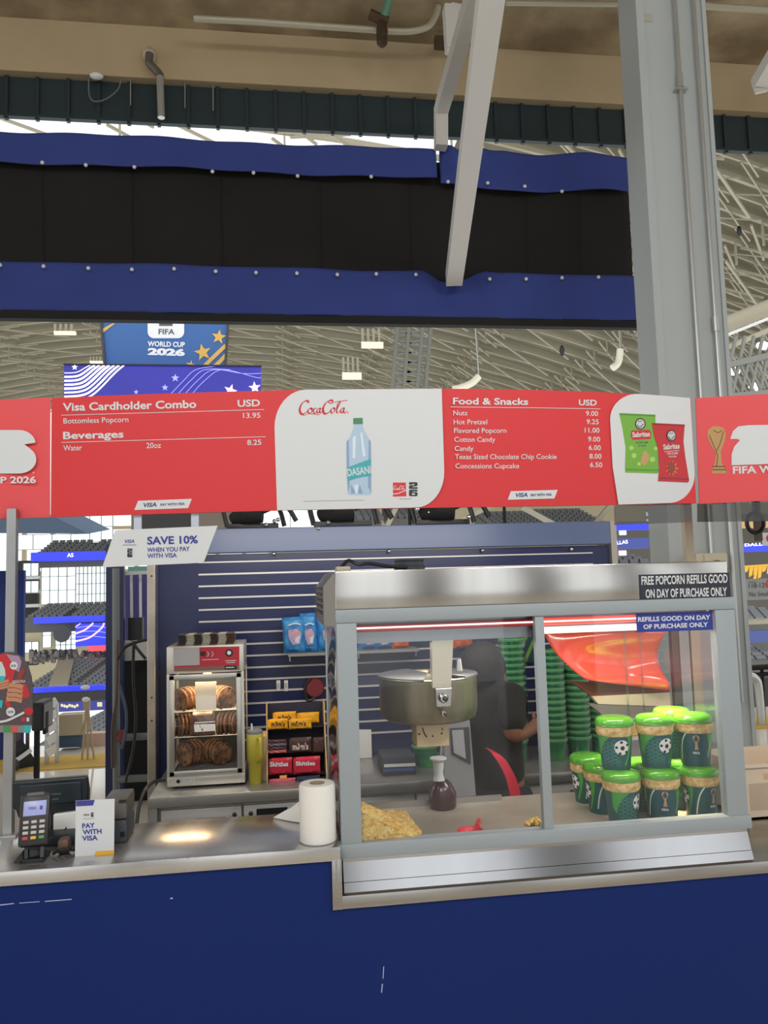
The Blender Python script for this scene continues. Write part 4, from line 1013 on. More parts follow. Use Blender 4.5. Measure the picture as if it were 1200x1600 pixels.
# tent card
tc_ = empty('tent_card', (P(147, 1340, 2.49).x, 2.49, .9213), 'white tent card reading pay with visa on the counter', 'card')
S = quadsurf(P(118, 1342, 2.485), P(178, 1338, 2.485), P(119, 1251, 2.51))
q = [(118.5, 1251), (179, 1248), (178, 1338.5), (117, 1342)]
off = -min(S(*p).z for p in q)+.9215
MB().prism([S(*p) for p in q], [S(*p, -.0025) for p in q]).build('card', SIGNW, tc_)
bq = [S(150, 1275), S(163, 1274), S(162, 1338), S(149, 1339)]
MB().bar(S(148, 1290, -.003), S(148, 1338, -.06), .03, .002).build('easel_back', SIGNW, tc_)
A = ART(S, .0006).poly([(119, 1251.2), (148, 1249.8), (145.5, 1258.5), (119, 1260)]).text('PAY', (128.6, 1294.5), (148.5, 1293.3), 7.8, .035).text('WITH', (129.4, 1304.2), (159, 1302.5), 7.8, .035).text('VISA', (128.4, 1314), (153, 1312.6), 7.8, .035)
A.build('lettering', VISAB, tc_)
A = ART(S, .0006).poly([(150, 1330), (177.9, 1328.5), (177.8, 1338.4), (146, 1340.2)]); A.build('yellow_corner', YEL, tc_)
A = ART(S, .0006).text('VISA', (129.5, 1275.2), (139.5, 1274.7), 3.4, .02, slant=.25).stroke([(130, 1279.5), (147, 1278.6)], .5, 1); twentysix(A, 142, 1269.5, 4.4, 6.8); A.build('small_print', INK, tc_)
# receipt printer
rp2 = empty('receipt_printer', (P(188, 1330, 2.60).x, 2.60, .9213), 'dark grey receipt printer behind the tent card', 'printer')
x0 = P(160, 1300, 2.585).x; x1 = P(198, 1300, 2.585).x; zt = P(190, 1249, 2.585).z
MB().rbox(x0, 2.585, .9213, x1, 2.72, .9213+(zt-.9213)*.52, .006).build('lower_body', mat('printer_grey', (72, 76, 82), .45), rp2)
MB().rbox(x0, 2.585, .9213+(zt-.9213)*.54, x1, 2.72, zt, .006).build('upper_body', mat('printer_brown', (104, 98, 94), .45), rp2)
MB().pbox(188, 1300, 195, 1308, 2.582, .004).build('power_button', BLACK, rp2)
MB().pbox(186, 1250, 197, 1254, 2.58, .006).build('paper_slot', mat('slot_dark', (40, 38, 38), .5), rp2)

# ------------------------------------------------------------------ slat wall and side opening
WY = 4.2
sw = empty('slat_wall', (.7, WY, 0), 'navy slat wall with pale horizontal rails behind the counter', 'slat wall')
MB().box(-.66, WY, 0, 1.84, WY+.08, 1.87).build('panel', NAVYW, sw)
MB().box(-.66, WY-.03, 1.875, 1.85, WY+.08, 2.003).build('header', mat('header_glare_navy', (94, 110, 144), .3, spec=.6), sw, bevel=.004)  # same navy as the panel, lightened to hold glare in its colour
MB().box(-.66, WY-.012, 0, -.62, WY, 1.87).build('edge_stile', mat('navy_dark', (52, 54, 96), .35), sw)
MB().box(1.84, WY-.033, .81, 1.875, WY+.1, 2.003).build('end_channel', mat('pale_aluminium', (180, 174, 164), .4, .8), sw)
RAIL = mat('slat_rail_aluminium', (214, 212, 208), .4, .3)
zz = 1.7655; k = 0
MB().box(-.42, WY-.006, 1.825, 1.74, WY, 1.832).build('slat_rail', RAIL, sw)
while zz > .85:
    MB().box(-.42, WY-.007, zz-.0045, 1.74, WY, zz+.0045).build('slat_rail', RAIL, sw); zz -= .0613
for (u, v) in ((428, 865), (608, 861), (754, 860), (893, 858)):
    p = P(u, v, WY-.02); MB().ball(p, .011, 10, 6).build('spot_fitting', mat('chrome', (230, 230, 228), .15, 1.0), sw); 
sp_ = empty('corner_post', (P(236, 1060, 4.12).x, 4.12, .4), 'tall stainless corner post at the left end of the slat wall', 'post')
xa, xb = P(230, 1060, 4.12).x, P(243, 1060, 4.12).x
MB().box(xa, 4.12, .0, xb, 4.26, 2.0).build('cladding', mat('worn_steel', (200, 190, 176), .3, .7, var=.25, scale=7), sp_, bevel=.003)
for v in (900, 1090, 1126): 
    p = P(237, v, 4.119); MB().ball(p, .005, 8, 5).build('rivet', BLACK, sp_)
# electrical plates / hooks
for k, u in enumerate((435, 447)):
    hk = empty('slat_hook', P(u, 1080, WY-.01), ['small white slat hook on the wall, left of a pair', 'small white slat hook on the wall, right of a pair'][k], 'hook', 'white slat hooks')
    MB().pbox(u-3.2, 1063, u+3.2, 1080, WY-.014, .007).build('plate', WHITEP, hk, bevel=.002)
    MB().pbox(u-1, 1068, u+1, 1075, WY-.04, .027).build('prong', GALV, hk)
rl_ = empty('cable_reel', P(490, 1075, 4.05), 'dark red cord reel hanging on the slat wall beside the popcorn machine', 'reel')
m_ = MB(); q = P(492, 1075, 4.15); m_.lathe([(0, 0), (.045, 0), (.05, .01), (.05, .03), (.045, .04), (0, .04)], (0, 0, 0), 24); m_.v = [Vector((q.x+v.x, q.y-v.z+.04, q.z+v.y)) for v in m_.v]
m_.build('drum', mat('dark_red', (120, 40, 46), .4), rl_)
MB().tube(catmull([(q.x-.02, q.y, q.z+.05), (q.x-.05, q.y, q.z+.01), (q.x-.04, q.y, q.z-.06), (q.x, q.y, q.z-.05)], 5), .008, 8).build('cord', BLACK, rl_)
# stage lights on top of the wall
def stage(u, v, s, lab, blue):
    o = empty('stage_light', (P(u, 826, 4.24).x, 4.24, 2.004), lab, 'stage light')
    q = P(u, v, 4.24); q.z = 2.004+.06*s; Yc = 4.24
    MB().tube([(q.x-.10*s, 4.24, q.z-.01), (q.x-.03*s, 4.19, q.z+.02), (q.x+.05*s, 4.18, q.z+.02)], [.03*s, .06*s, .055*s], 14).build('barrel', BLACKM, o)
    MB().rbox(q.x-.13*s, 4.20, q.z-.06*s, q.x+.13*s, 4.275, q.z-.035*s, .004).build('yoke_base', BLACK, o)
    MB().tube(catmull([(q.x-.13*s, 4.24, q.z-.05*s), (q.x-.14*s, 4.24, q.z+.07*s), (q.x, 4.24, q.z+.10*s), (q.x+.12*s, 4.24, q.z+.06*s), (q.x+.16*s, 4.24, q.z-.05*s)], 5), .012*s, 8).build('yoke', BLACK, o)
    MB().tube(catmull([(q.x+.05*s, 4.17, q.z+.02), (q.x+.16*s, 4.17, q.z+.05*s), (q.x+.22*s, 4.17, q.z-.03*s)], 5), .012*s, 8).build('cable', BLACK, o)
    for k in range(7 if not blue else 4):
        MB().ball((q.x+random.uniform(-.13, .13)*s, 4.17, q.z+random.uniform(-.07, .09)*s), .011*s, 8, 5).build('glint', mat('chrome', (230, 230, 228), .15, 1.0), o)
    if blue: MB().rbox(q.x-.02*s, 4.165, q.z-.03*s, q.x+.04*s, 4.19, q.z+.02*s, .004).build('blue_housing', mat('lamp_blue', (38, 84, 140), .4), o)
stage(395, 814, 1.05, 'tangled dark stage light with chrome glints above the left of the slat wall', False)
stage(535, 812, 1.2, 'dark stage light with blue housing above the slat wall under the bottle picture', True)
stage(690, 808, 1.15, 'dark stage light with trailing cable above the middle of the slat wall', False)
ss = MB().tube([(P(640, 800, 4.24).x, 4.24, 2.003), (P(640, 800, 4.24).x, 4.24, 2.3)], .009, 8); solo(ss, 'thin_rod', BLACKM, 'thin dark rod above the slat wall left of the middle stage light', 'rod', 'thin dark rods above the slat wall')
ss = MB().tube([(P(788, 800, 4.24).x, 4.24, 2.003), (P(788, 800, 4.24).x, 4.24, 2.3)], .009, 8); solo(ss, 'thin_rod', BLACKM, 'thin dark rod above the slat wall right of the middle stage light', 'rod', 'thin dark rods above the slat wall')
# left opening: navy drape, black equipment, pipes, cables
dr = MB(); x0 = P(165, 1060, 6.3).x; x1 = P(193, 1060, 6.3).x
dr.box(x0, 6.3, 0, x1, 6.36, 2.05)
struct(dr, 'wall_side', NAVYW)
bk = MB(); x2 = P(250, 1060, 6.6).x
bk.box(x0+.05, 6.7, 0, x2+.3, 6.75, 1.28)
solo(bk, 'black_backing', BLACKM, 'black backing panel in the dark gap left of the steel corner post', 'panel')
db = MB().pbox(192, 892, 246, 1226, 7.2, .05); solo(db, 'indigo_drape', mat('drape_indigo', (80, 76, 140), .8), 'indigo drape behind the white rails in the gap left of the corner post', 'drape')
tp = MB().pbox(187, 1003, 236, 1032, 6.4, .2); solo(tp, 'white_chest', mat('trunk_white', (196, 196, 192), .5), 'white box under the vertical rails left of the corner post', 'box')
fr_ = empty('white_railing', P(206, 1003, 6.42), 'white vertical railing on the white box left of the corner post', 'railing')
for u in (194, 206, 220): MB().bar(P(u-1, 893, 6.45), P(u, 1003, 6.45), .018, .018).build('bar', WHITEP, fr_)
MB().bar(P(190, 896, 6.45), P(232, 894, 6.45), .05, .03).build('top_bar', WHITEP, fr_)
bx = MB().pbox(200, 965, 222, 1000, 6.42, .1); solo(bx, 'black_case', BLACK, 'small black case behind the white railing with a pale label', 'case')
fl2 = MB().pbox(200, 885, 234, 892, 6.2, .02); solo(fl2, 'teal_flag', mat('teal_cloth', (110, 170, 156), .7), 'teal and red strip just below the save 10% sign', 'strip')
sc_ = empty('scaffold_pipe', P(181, 1230, 6.0), 'grey vertical scaffold pipe with red clamp in the dark gap', 'pipe')
SCP = mat('scaffold_grey', (118, 124, 124), .5, .4)
MB().tube([P(181, 888, 6.0), (P(182, 1228, 6.0).x, 6.0, .0)], .026, 10).build('upright', SCP, sc_)
MB().tube([P(181, 1153, 6.0), P(236, 1150, 6.0)], .026, 10).build('ledger', SCP, sc_)
MB().tube([P(181, 1218, 6.0), P(236, 1215, 6.0)], .026, 10).build('ledger', SCP, sc_)
MB().pbox(184, 1143, 192, 1160, 5.95, .08).build('clamp', mat('clamp_red', (136, 54, 60), .5), sc_, bevel=.008)
MB().tube(catmull([tuple(P(u, v, 5.95)) for u, v in ((176, 1200), (176, 1135), (182, 1090), (184, 1000))], 4), .012, 8).build('brown_pipe', mat('brown_pipe', (92, 70, 58), .6), sc_)
for k, pts in enumerate((((186, 1070), (196, 1105), (197, 1140), (190, 1170)), ((209, 1002), (208, 1060), (212, 1120), (208, 1170), (196, 1222)), ((184, 1030), (195, 1012), (215, 1003), (232, 999)), ((208, 1005), (218, 1018), (228, 1030)))):
    o = MB().tube(catmull([tuple(P(u, v, 5.9)) for u, v in pts], 6), .011, 8)
    solo(o, 'hanging_cable', mat('cable_blue_grey', (74, 88, 110), .5) if k == 0 else BLACK, ['bluish cable beside the scaffold pipe clamp', 'long black cable hanging through the dark gap', 'black cable looping over the white box', 'short black cable crossing the white box front'][k], 'cable', 'cables in the dark gap')
pc_ = MB().tube(catmull([tuple(P(u, v, Y)) for u, v, Y in ((258, 1219, 3.66), (240, 1222, 3.60), (226, 1236, 3.5), (217, 1262, 3.45), (213, 1292, 3.4))], 6), .008, 8)
solo(pc_, 'power_cord', BLACK, 'black power cord running from the pretzel case off the back counter', 'cord')

# ------------------------------------------------------------------ left background floor things
nd = MB().pbox(-120, 893, 36, 1194, 8.6, .06)
solo(nd, 'navy_drape', mat('navy_cloth', (36, 52, 116), .8), 'navy drape hanging behind the left steel post', 'drape')
can = MB(); q = [P(-160, 806, 7.0), P(86, 808, 7.0), P(138, 834, 7.0), P(-160, 832, 7.0)]
can.prism(q, [p+Vector((0, .9, .1)) for p in q]); solo(can, 'tent_canopy', mat('canopy_blue', (108, 132, 162), .7), 'grey blue tent canopy edge under the left end of the menu board', 'canopy')
sk = empty('black_speaker', P(60, 1146, 7.2), 'black upright speaker cabinet beside the promo sign', 'speaker')
MB().pbox(48, 1098, 68, 1143, 7.1, .3).build('cabinet', BLACK, sk, bevel=.02)
MB().box(P(58, 1140, 7.25).x-.02, 7.23, 0, P(58, 1140, 7.25).x+.02, 7.27, P(58, 1142, 7.25).z).build('stand', BLACKM, sk)
MB().pbox(66, 1112, 71, 1148, 7.15, .1).build('handle', BLACKM, sk, bevel=.01)
la = empty('rolling_ladder', P(82, 1194, 8.3), 'grey rolling ladder with white treads left of the tripod', 'ladder')
for (u0, u1) in ((74, 74), (88, 90)): MB().bar(P(u0, 1100, 8.3), P(u1-1, 1193, 8.3), .035, .035).build('upright', GALV, la)
for k in range(5): MB().bar(P(73, 1105+k*18, 8.25), P(89, 1095+k*18, 8.3), .03, .08).build('tread', WHITEP, la)
ea = empty('tripod_easel', P(136, 1191, 8.35), 'pale tripod easel standing on the bright floor', 'easel')
TRP = mat('easel_wood', (172, 158, 128), .5)
for (a, b2) in (((136, 1090), (128, 1188)), ((137, 1090), (137, 1192)), ((136, 1092), (147, 1186)), ((136, 1118), (125, 1148))): MB().bar(P(*a, 8.35), P(*b2, 8.38), .017, .017).build('leg', TRP, ea)
MB().pbox(130, 1092, 140, 1110, 8.3, .03).build('clip_board', TRP, ea)
MB().ball(P(133, 1074, 8.3), .034, 10, 6, (1.4, .6, .7)).build('lamp_head', WHITEP, ea)
MB().ball(P(134, 1093, 8.25), .032, 10, 6, (1.2, .6, .8)).build('lamp_head', WHITEP, ea)
ba = MB().pbox(90, 1117, 129, 1149, 8.9, .2); solo(ba, 'beige_barrier', mat('barrier_beige', (180, 170, 146), .7), 'beige barrier panel between the ladder and the tripod', 'barrier')
ba = MB().pbox(91, 1149, 127, 1168, 9.0, .2); solo(ba, 'blue_box', mat('crate_blue', (66, 92, 118), .6), 'blue grey crate under the beige barrier panel', 'crate')
pw = MB().pbox(125, 1146, 178, 1166, 9.1, .15); solo(pw, 'pink_ledge', mat('ledge_pink', (208, 176, 160), .6), 'pinkish low wall ledge right of the tripod', 'ledge')
ct2 = empty('folded_cart', P(36, 1195, 8.1), 'folded dark cart with white edge behind the left post', 'cart')
MB().bar(P(18, 1196, 8.1), P(46, 1175, 8.2), .05, .3).build('deck', BLACK, ct2)
MB().bar(P(20, 1192, 8.05), P(48, 1172, 8.15), .04, .03).build('edge_strip', WHITEP, ct2)
for u in (29, 43): MB().bar(P(u, 1130, 8.2), P(u, 1198, 8.2), .03, .03).build('upright', mat('cart_brown', (96, 78, 70), .5), ct2)
MB().ball(P(21, 1196, 8.0), .06, 10, 6).build('wheel', BLACK, ct2)
# ------------------------------------------------------------------ back counter
BY, BZ = 3.58, .80
bx0 = P(232, 1243, BY).x
bc = empty('prep_counter', (1.0, BY, 0), 'stainless back counter with warmer drawers along the slat wall', 'counter')
MB().rbox(bx0, BY, BZ-.045, 2.28, WY-.045, BZ, .003).build('top', mat('back_top_steel', (190, 188, 184), .3, .75, var=.12, scale=5), bc)
MB().box(bx0+.02, BY+.03, .08, 2.26, WY-.05, BZ-.045).build('carcass', STEELD, bc)
MB().box(bx0, BY+.005, 0, bx0+.035, BY+.045, BZ-.045).build('leg', GALV, bc)
MB().box(2.23, BY+.005, 0, 2.265, BY+.045, BZ-.045).build('leg', GALV, bc)
seams = [bx0+.045, P(379, 1270, BY).x, P(650, 1240, BY).x, P(650, 1240, BY).x*2-P(379, 1270, BY).x, 2.22]
for k in range(4):
    a, b2 = seams[k]+.005, seams[k+1]-.005
    dr_ = MB().rbox(a, BY+.012, .60, b2, BY+.03, BZ-.062, .002).build('drawer', mat('drawer_steel', (196, 194, 190), .4, .35, var=.12, scale=5, stretch=(1, 1, 4)), bc)
    for s_ in (a+.03, b2-.03):
        if k == 0 and s_ == a+.03: continue
        m_ = MB().ball((s_, BY+.008, .705), .010, 10, 6); m_.build('knob', BLACK, dr_)
    if k in (1, 2, 3):
        MB().box(a+.055, BY+.009, .69, a+.19, BY+.0125, .722).build('display', BLACK, dr_)
    if k == 0:
        MB().box(b2-.20, BY+.009, .685, b2-.07, BY+.0125, .70).build('label_plate', mat('plate_grey', (150, 146, 140), .4), dr_)
# ------------------------------------------------------------------ pretzel / cookie warmer
QY = 3.70
x0, x1 = P(261, 1215, QY).x, P(383, 1210, QY).x
z1 = P(320, 1009, QY).z
pw_ = empty('warming_case', ((x0+x1)/2, QY, BZ), 'glass fronted warming case full of big cookies on the back counter', 'display case')
CH = mat('case_aluminium', (226, 220, 208), .3, .55)
zb = BZ+.055; zh = P(320, 1053, QY).z; dY = .34
MB().rbox(x0, QY, BZ+.012, x1, QY+dY, zb, .003).build('base', CH, pw_)
for (xx, yy) in ((x0+.03, QY+.03), (x1-.03, QY+.03), (x0+.03, QY+dY-.03), (x1-.03, QY+dY-.03)):
    MB().lathe([(0, 0), (.012, 0), (.014, .013), (0, .013)], (xx, yy, BZ), 12).build('foot', BLACK, pw_)
MB().rbox(x0, QY, zh+.005, x1, QY+dY, z1, .003).build('header', CH, pw_)
for xx in (x0, x1-.012):
    for yy in (QY, QY+dY-.014): MB().box(xx, yy, zb, xx+.012, yy+.014, zh+.005).build('corner_post', CH, pw_)
fr = MB()
fx0, fx1 = x0+.012, x1-.012
fr.rbox(fx0, QY-.012, zb+.003, fx0+.022, QY+.004, zh, .002); fr.rbox(fx1-.022, QY-.012, zb+.003, fx1, QY+.004, zh, .002)
fr.rbox(fx0, QY-.012, zb+.003, fx1, QY+.004, zb+.025, .002); fr.rbox(fx0, QY-.012, zh-.022, fx1, QY+.004, zh, .002)
fd = fr.build('door_frame', mat('case_satin', (206, 204, 196), .3, .8), pw_)
GL = glass_mat('clear_glass', .12)
MB().box(fx0+.02, QY-.005, zb+.02, fx1-.02, QY-.002, zh-.02).build('pane', GL, fd)
MB().box(x0+.003, QY+.014, zb, x0+.006, QY+dY-.014, zh).build('side_pane', GL, pw_)
MB().box(x1-.006, QY+.014, zb, x1-.003, QY+dY-.014, zh).build('side_pane', GL, pw_)
MB().box(x0+.012, QY+dY-.01, zb, x1-.012, QY+dY-.006, zh).build('back_pane', mat('case_back', (60, 66, 66), .5), pw_)
HS = ysurf(QY-.0005)
A = ART(HS, .0008).poly([(271, 1012), (374, 1010), (374, 1046), (272, 1049)]); A.build('header_sign', mat('header_red', (168, 38, 50), .4), pw_)
A = ART(HS, .0014).poly([(271, 1012.5), (311.5, 1011.5), (312, 1039), (271, 1040.5)]); A.build('grey_square', mat('header_grey', (164, 162, 162), .4), pw_)
A = ART(HS, .0014).poly([(272, 1043), (374, 1039.5), (374, 1046), (272, 1049)]); A.build('brown_strip', mat('header_brown', (120, 86, 76), .4), pw_)
A = ART(HS, .0018).ell(358, 1020, 6, 6).rect(351, 1040, 370, 1046).rect(313, 1018, 321, 1025); A.build('black_mark', BLACK, pw_)
A = ART(HS, .0022).ell(358, 1020, 3.2, 3.2).stroke([(352, 1032.5), (369, 1032)], .9, 1).stroke([(354, 1035.5), (367, 1035)], .8, 1).stroke([(324, 1018), (326, 1022), (324, 1026)], .8).stroke([(331, 1018), (333, 1022), (331, 1026)], .8).stroke([(316, 1031), (342, 1030)], .7, 1).stroke([(353, 1043), (366, 1042.6)], 1.2, 1); A.build('header_print', SIGNW, pw_)
A = ART(ysurf(QY-.0005), .0008).ell(278.5, 1221, 3, 3); A.build('switch', BLACK, pw_)
A = ART(ysurf(QY-.0005), .0008)
for k in range(5): A.rect(286+k*4, 1216.8, 288.6+k*4, 1221.8)
A.build('print', mat('print_silver', (206, 206, 206), .4), pw_)
tz = zb+.018
m_ = MB()
for i in range(9): m_.tube([(x0+.03, QY+.05+i*.03, tz), (x1-.03, QY+.05+i*.03, tz)], .003, 6)
m_.tube([(x0+.03, QY+.05, tz), (x0+.03, QY+.29, tz)], .004, 6).tube([(x1-.03, QY+.05, tz), (x1-.03, QY+.29, tz)], .004, 6)
m_.build('rack', BLACK, pw_)
for zz in (P(320, 1152, QY).z-.004, P(320, 1112, QY).z-.004):
    m_ = MB()
    for i in range(9): m_.tube([(x0+.012, QY+.05+i*.03, zz), (x1-.012, QY+.05+i*.03, zz)], .002, 6)
    m_.build('wire_shelf', CH, pw_)
LL = bpy.data.lights.new('case_lamp', 'AREA'); LL.shape = 'RECTANGLE'; LL.size = .2; LL.size_y = .08; LL.energy = 2.6; LL.color = (1, .70, .38)
lo = bpy.data.objects.new('case_lamp', LL); COL.objects.link(lo); lo.location = ((x0+x1)/2, QY+.075, zh-.02)
bl = MB().lathe([(0, -.03), (.016, -.024), (.02, -.008), (.014, 0), (0, 0)], ((x0+x1)/2, QY+.09, zh), 16); bl.build('lamp_bulb', mat('bulb_glow', (255, 214, 150), .4, emit=4), pw_)
# cookies
CK = mat('cookie_dough', (138, 100, 66), .85, var=.55, scale=38, bump=.6, rgb2=(66, 40, 28)); CKC = mat('chocolate_chip', (52, 32, 24), .5)
ck = empty('cookie', (0, 0, 0)); R_ = .057
m_ = MB().lathe([(0, -.006), (R_*.88, -.006), (R_*.97, -.002), (R_, .002), (R_*.93, .006), (R_*.5, .0085), (0, .009)], (0, 0, 0), 28); m_.build('biscuit', CK, ck)
m_ = MB(); rnd = random.Random(3)
for i in range(17):
    a, rr = rnd.uniform(0, 6.28), R_*.88*math.sqrt(rnd.random()); m_.ball((rr*math.cos(a), rr*math.sin(a), .0075), rnd.uniform(.003, .0055), 8, 5, (1, 1, .6))
m_.build('chocolate_chips', CKC, ck)
stacks = [  # (u, v, count, lean direction, place words)
    (290, 1094, 4, 1, 'left stack on the top shelf of the warming case'), (346, 1092, 4, -1, 'right stack on the top shelf of the warming case'),
    (283, 1135, 5, .2, 'upright row at the left of the middle shelf in the case'), (357, 1132, 5, -.2, 'upright row at the right of the middle shelf in the case'),
    (297, 1178, 4, 1, 'left stack on the bottom of the warming case'), (338, 1176, 4, -1, 'right stack on the bottom of the warming case')]
first = True
for (u, v, n, lean, words_) in stacks:
    for k in range(n):
        c_ = ck if first else copy_tree(ck); first = False
        p = P(u, v, QY+.10)
        edge = abs(lean) < .5
        sgn = 1 if lean > 0 else -1
        c_.location = (p.x+(k-(n-1)/2)*(.0185 if edge else .017)*sgn*1.0, QY+.10+(k*.016 if not edge else 0)+.01*(k % 2), p.z+.002*((k*7) % 3))
        c_.rotation_euler = (PI/2, 0, -sgn*(1.25 if edge else .7)+.05*((k*5) % 3-1))
        nm = ['front', 'second', 'third', 'fourth', 'fifth'][k]
        tag(c_, 'cookie, %s of the %s' % (nm, words_), 'cookie', 'big cookies in the warming case')
pcard = MB(); q = [P(u, v, QY+.045) for u, v in ((305, 1066), (338, 1065), (338, 1109), (306, 1111))]
pcard.prism(q, [p+Vector((0, .002, 0)) for p in q]); o = solo(pcard, 'paper_card', mat('paper_white', (240, 232, 214), .7), 'white paper card lit by the lamp at the top of the warming case', 'paper')
cbag = empty('cookie_bag', P(318, 1150, QY+.06), 'clear bag of cookies with white label in the middle of the warming case', 'bag')
def pillow(w, h, t, n=10, crimp=.06):
    """pillow pack standing in local xz, facing -y"""
    vs = []; fs = []
    for side in (-1, 1):
        for j in range(n+1):
            for i in range(n+1):
                s, r_ = i/n, j/n
                f = max(0, math.sin(PI*s))**.45*max(0, (1-abs(2*r_-1)**6))**.6
                wob = .0035*math.sin(s*17+r_*9)
                vs.append(Vector(((s-.5)*w*(1-.05*math.sin(PI*r_)*.5), side*(t/2*f)+wob*(1 if side < 0 else 1)*0.6, r_*h)))
    m_ = (n+1)**2
    for j in range(n):
        for i in range(n):
            a = j*(n+1)+i
            fs.append((a, a+1, a+n+2, a+n+1)); fs.append((m_+a, m_+a+n+1, m_+a+n+2, m_+a+1))
    return vs, fs
def put(m_, vf, loc, rz=0, rx=0, ry=0):
    R = Matrix.Rotation(rz, 4, 'Z') @ Matrix.Rotation(rx, 4, 'X') @ Matrix.Rotation(ry, 4, 'Y')
    m_.add([R @ v + Vector(loc) for v in vf[0]], vf[1], True); return m_
q = P(317, 1150, QY+.06)
put(MB(), pillow(.11, .11, .05), (q.x, q.y, q.z)).build('film', mat('bag_brown', (126, 92, 72), .25, var=.4, scale=30, rgb2=(80, 56, 44)), cbag)
A = ART(ysurf(q.y-.026), .0).poly([(303, 1132), (336, 1131), (336, 1142), (304, 1144)]).stroke([(304, 1129.5), (336, 1127.5)], 1.6, 1); A.build('label', mat('paper_bright', (244, 240, 234), .6), cbag)
# boxes of trays on top of the case
zt = z1
tb0, tb1 = P(277, 1000, QY+.06).x, P(364, 1000, QY+.06).x
cols = [(92, 88, 84), (206, 204, 190), (92, 88, 84), (206, 204, 190), (104, 84, 78), (206, 204, 190), (112, 92, 86)]
stt = empty('tray_stack', ((tb0+tb1)/2, QY+.06, zt), 'stack of striped paper trays lying on top of the warming case', 'paper trays')
for k in range(7):
    a = tb0+(tb1-tb0)*k/7; b2 = tb0+(tb1-tb0)*(k+1)/7
    m_ = MB()
    for j in range(7):
        z_ = zt+.001+j*.0072; sh = .006*math.sin(j*.5)
        m_.hexa([(a+sh, QY+.04, z_), (b2+sh, QY+.04, z_), (b2+sh, QY+.18, z_), (a+sh, QY+.18, z_), (a+sh+.004, QY+.034, z_+.0055), (b2+sh+.004, QY+.034, z_+.0055), (b2+sh+.004, QY+.186, z_+.0055), (a+sh+.004, QY+.186, z_+.0055)])
    m_.build('stripe', mat('tray_%d' % k, cols[k], .8), stt)
# tumbler
tu = empty('tumbler', (P(399, 1210, 3.72).x, 3.72, BZ), 'yellow green insulated tumbler with handle beside the candy rack', 'tumbler')
q = tu.location; OL = mat('olive_yellow', (178, 166, 58), .45)
ht = P(399, 1146, 3.72).z-BZ
MB().lathe([(0, 0), (.026, 0), (.028, .006), (.031, ht*.42), (.037, ht*.48), (.038, ht-.004), (.036, ht), (0, ht)], q, 28).build('body', OL, tu)
MB().tube(catmull([(q.x+.02, q.y-.036, q.z+ht*.93), (q.x+.026, q.y-.062, q.z+ht*.9), (q.x+.026, q.y-.062, q.z+ht*.55), (q.x+.018, q.y-.034, q.z+ht*.48)], 5), .0075, 10).build('handle', OL, tu)
MB().lathe([(0, ht), (.036, ht), (.036, ht+.012), (.03, ht+.018), (0, ht+.018)], q, 28).build('lid', mat('smoke_lid', (120, 124, 124), .3), tu)
MB().tube([(q.x-.012, q.y, q.z+ht+.015), (q.x-.014, q.y, q.z+ht+.045)], .004, 8).build('straw', mat('clear_strap', (200, 208, 222), .3), tu)
# candy rack
RY = 3.74
ra, rb_ = P(416, 1160, RY).x, P(508, 1160, RY).x
ck_ = empty('candy_rack', ((ra+rb_)/2, RY, BZ), 'cardboard candy rack with four stepped shelves beside the popcorn machine', 'candy rack')
CBD = mat('cardboard_tan', (190, 158, 108), .85)
zs = [BZ, P(450, 1212, RY).z, P(450, 1178, RY).z, P(450, 1141, RY).z]; ztop = P(418, 1105, RY).z
sd = [(ra, RY-.04, BZ), (ra, RY+.16, BZ), (ra, RY+.16, ztop), (ra, RY+.07, ztop), (ra, RY+.05, zs[3]), (ra, RY+.01, zs[2]), (ra, RY-.04, zs[1]+.01)]
for xx in (ra, rb_): MB().prism([Vector((xx, a[1], a[2])) for a in sd], [Vector((xx+.006, a[1], a[2])) for a in sd]).build('side_panel', CBD, ck_)
MB().box(ra-.045, RY+.02, BZ, ra-.001, RY+.16, P(410, 1152, RY).z).build('side_flap', mat('cardboard_pale', (196, 176, 146), .85), ck_)
for k in range(4): MB().box(ra+.006, RY-.02+.028*k, zs[k]-.004 if k else BZ+.001, rb_, RY+.16, zs[k]+(0 if k else .004)).build('shelf', mat('rack_dark', (34, 36, 52), .7), ck_)
MB().box(ra+.006, RY+.15, BZ, rb_, RY+.16, ztop-.01).build('back_panel', mat('rack_dark', (34, 36, 52), .7), ck_)
MB().pbox(437, 1211.5, 448, 1216, RY-.024, .002).build('price_tag', mat('tag_orange', (232, 176, 90), .6), ck_)
def candy(u0, v1, u1, v0, Y, mt, txt, tcol, label, tilt=0, th=.03, hb=.03, frac=(.2, .8, .3, .62)):
    p0, p1 = P(u0, v1, Y), P(u1, v1, Y); h = P((u0+u1)/2, v0, Y).z-p0.z; w_ = p1.x-p0.x
    o = empty('candy_bag', ((p0.x+p1.x)/2, Y, p0.z), label, 'candy', 'bags of candy in the cardboard rack')
    put(MB(), pillow(w_, h, th, 8), ((p0.x+p1.x)/2, Y, p0.z)).build('wrapper', mt, o)
    if txt:
        S = ysurf(Y-th/2-.0005); A = ART(S, 0.0)
        A.text(txt, (u0+(u1-u0)*frac[0], v1+(v0-v1)*frac[2]), (u0+(u1-u0)*frac[1], v1+(v0-v1)*(frac[2]+.03)), abs(v1-v0)*(frac[3]-frac[2]), hb); A.build('lettering', tcol, o)
    return o
YW = mat('wrapper_yellow', (222, 160, 30), .35); BW = mat('wrapper_brown', (74, 52, 50), .35); RW = mat('wrapper_red', (190, 40, 62), .35); PW_ = mat('wrapper_pink', (196, 96, 104), .35); DKW = mat('wrapper_navy', (48, 48, 76), .35)
CHOC = mat('letter_brown', (66, 42, 40), .5)
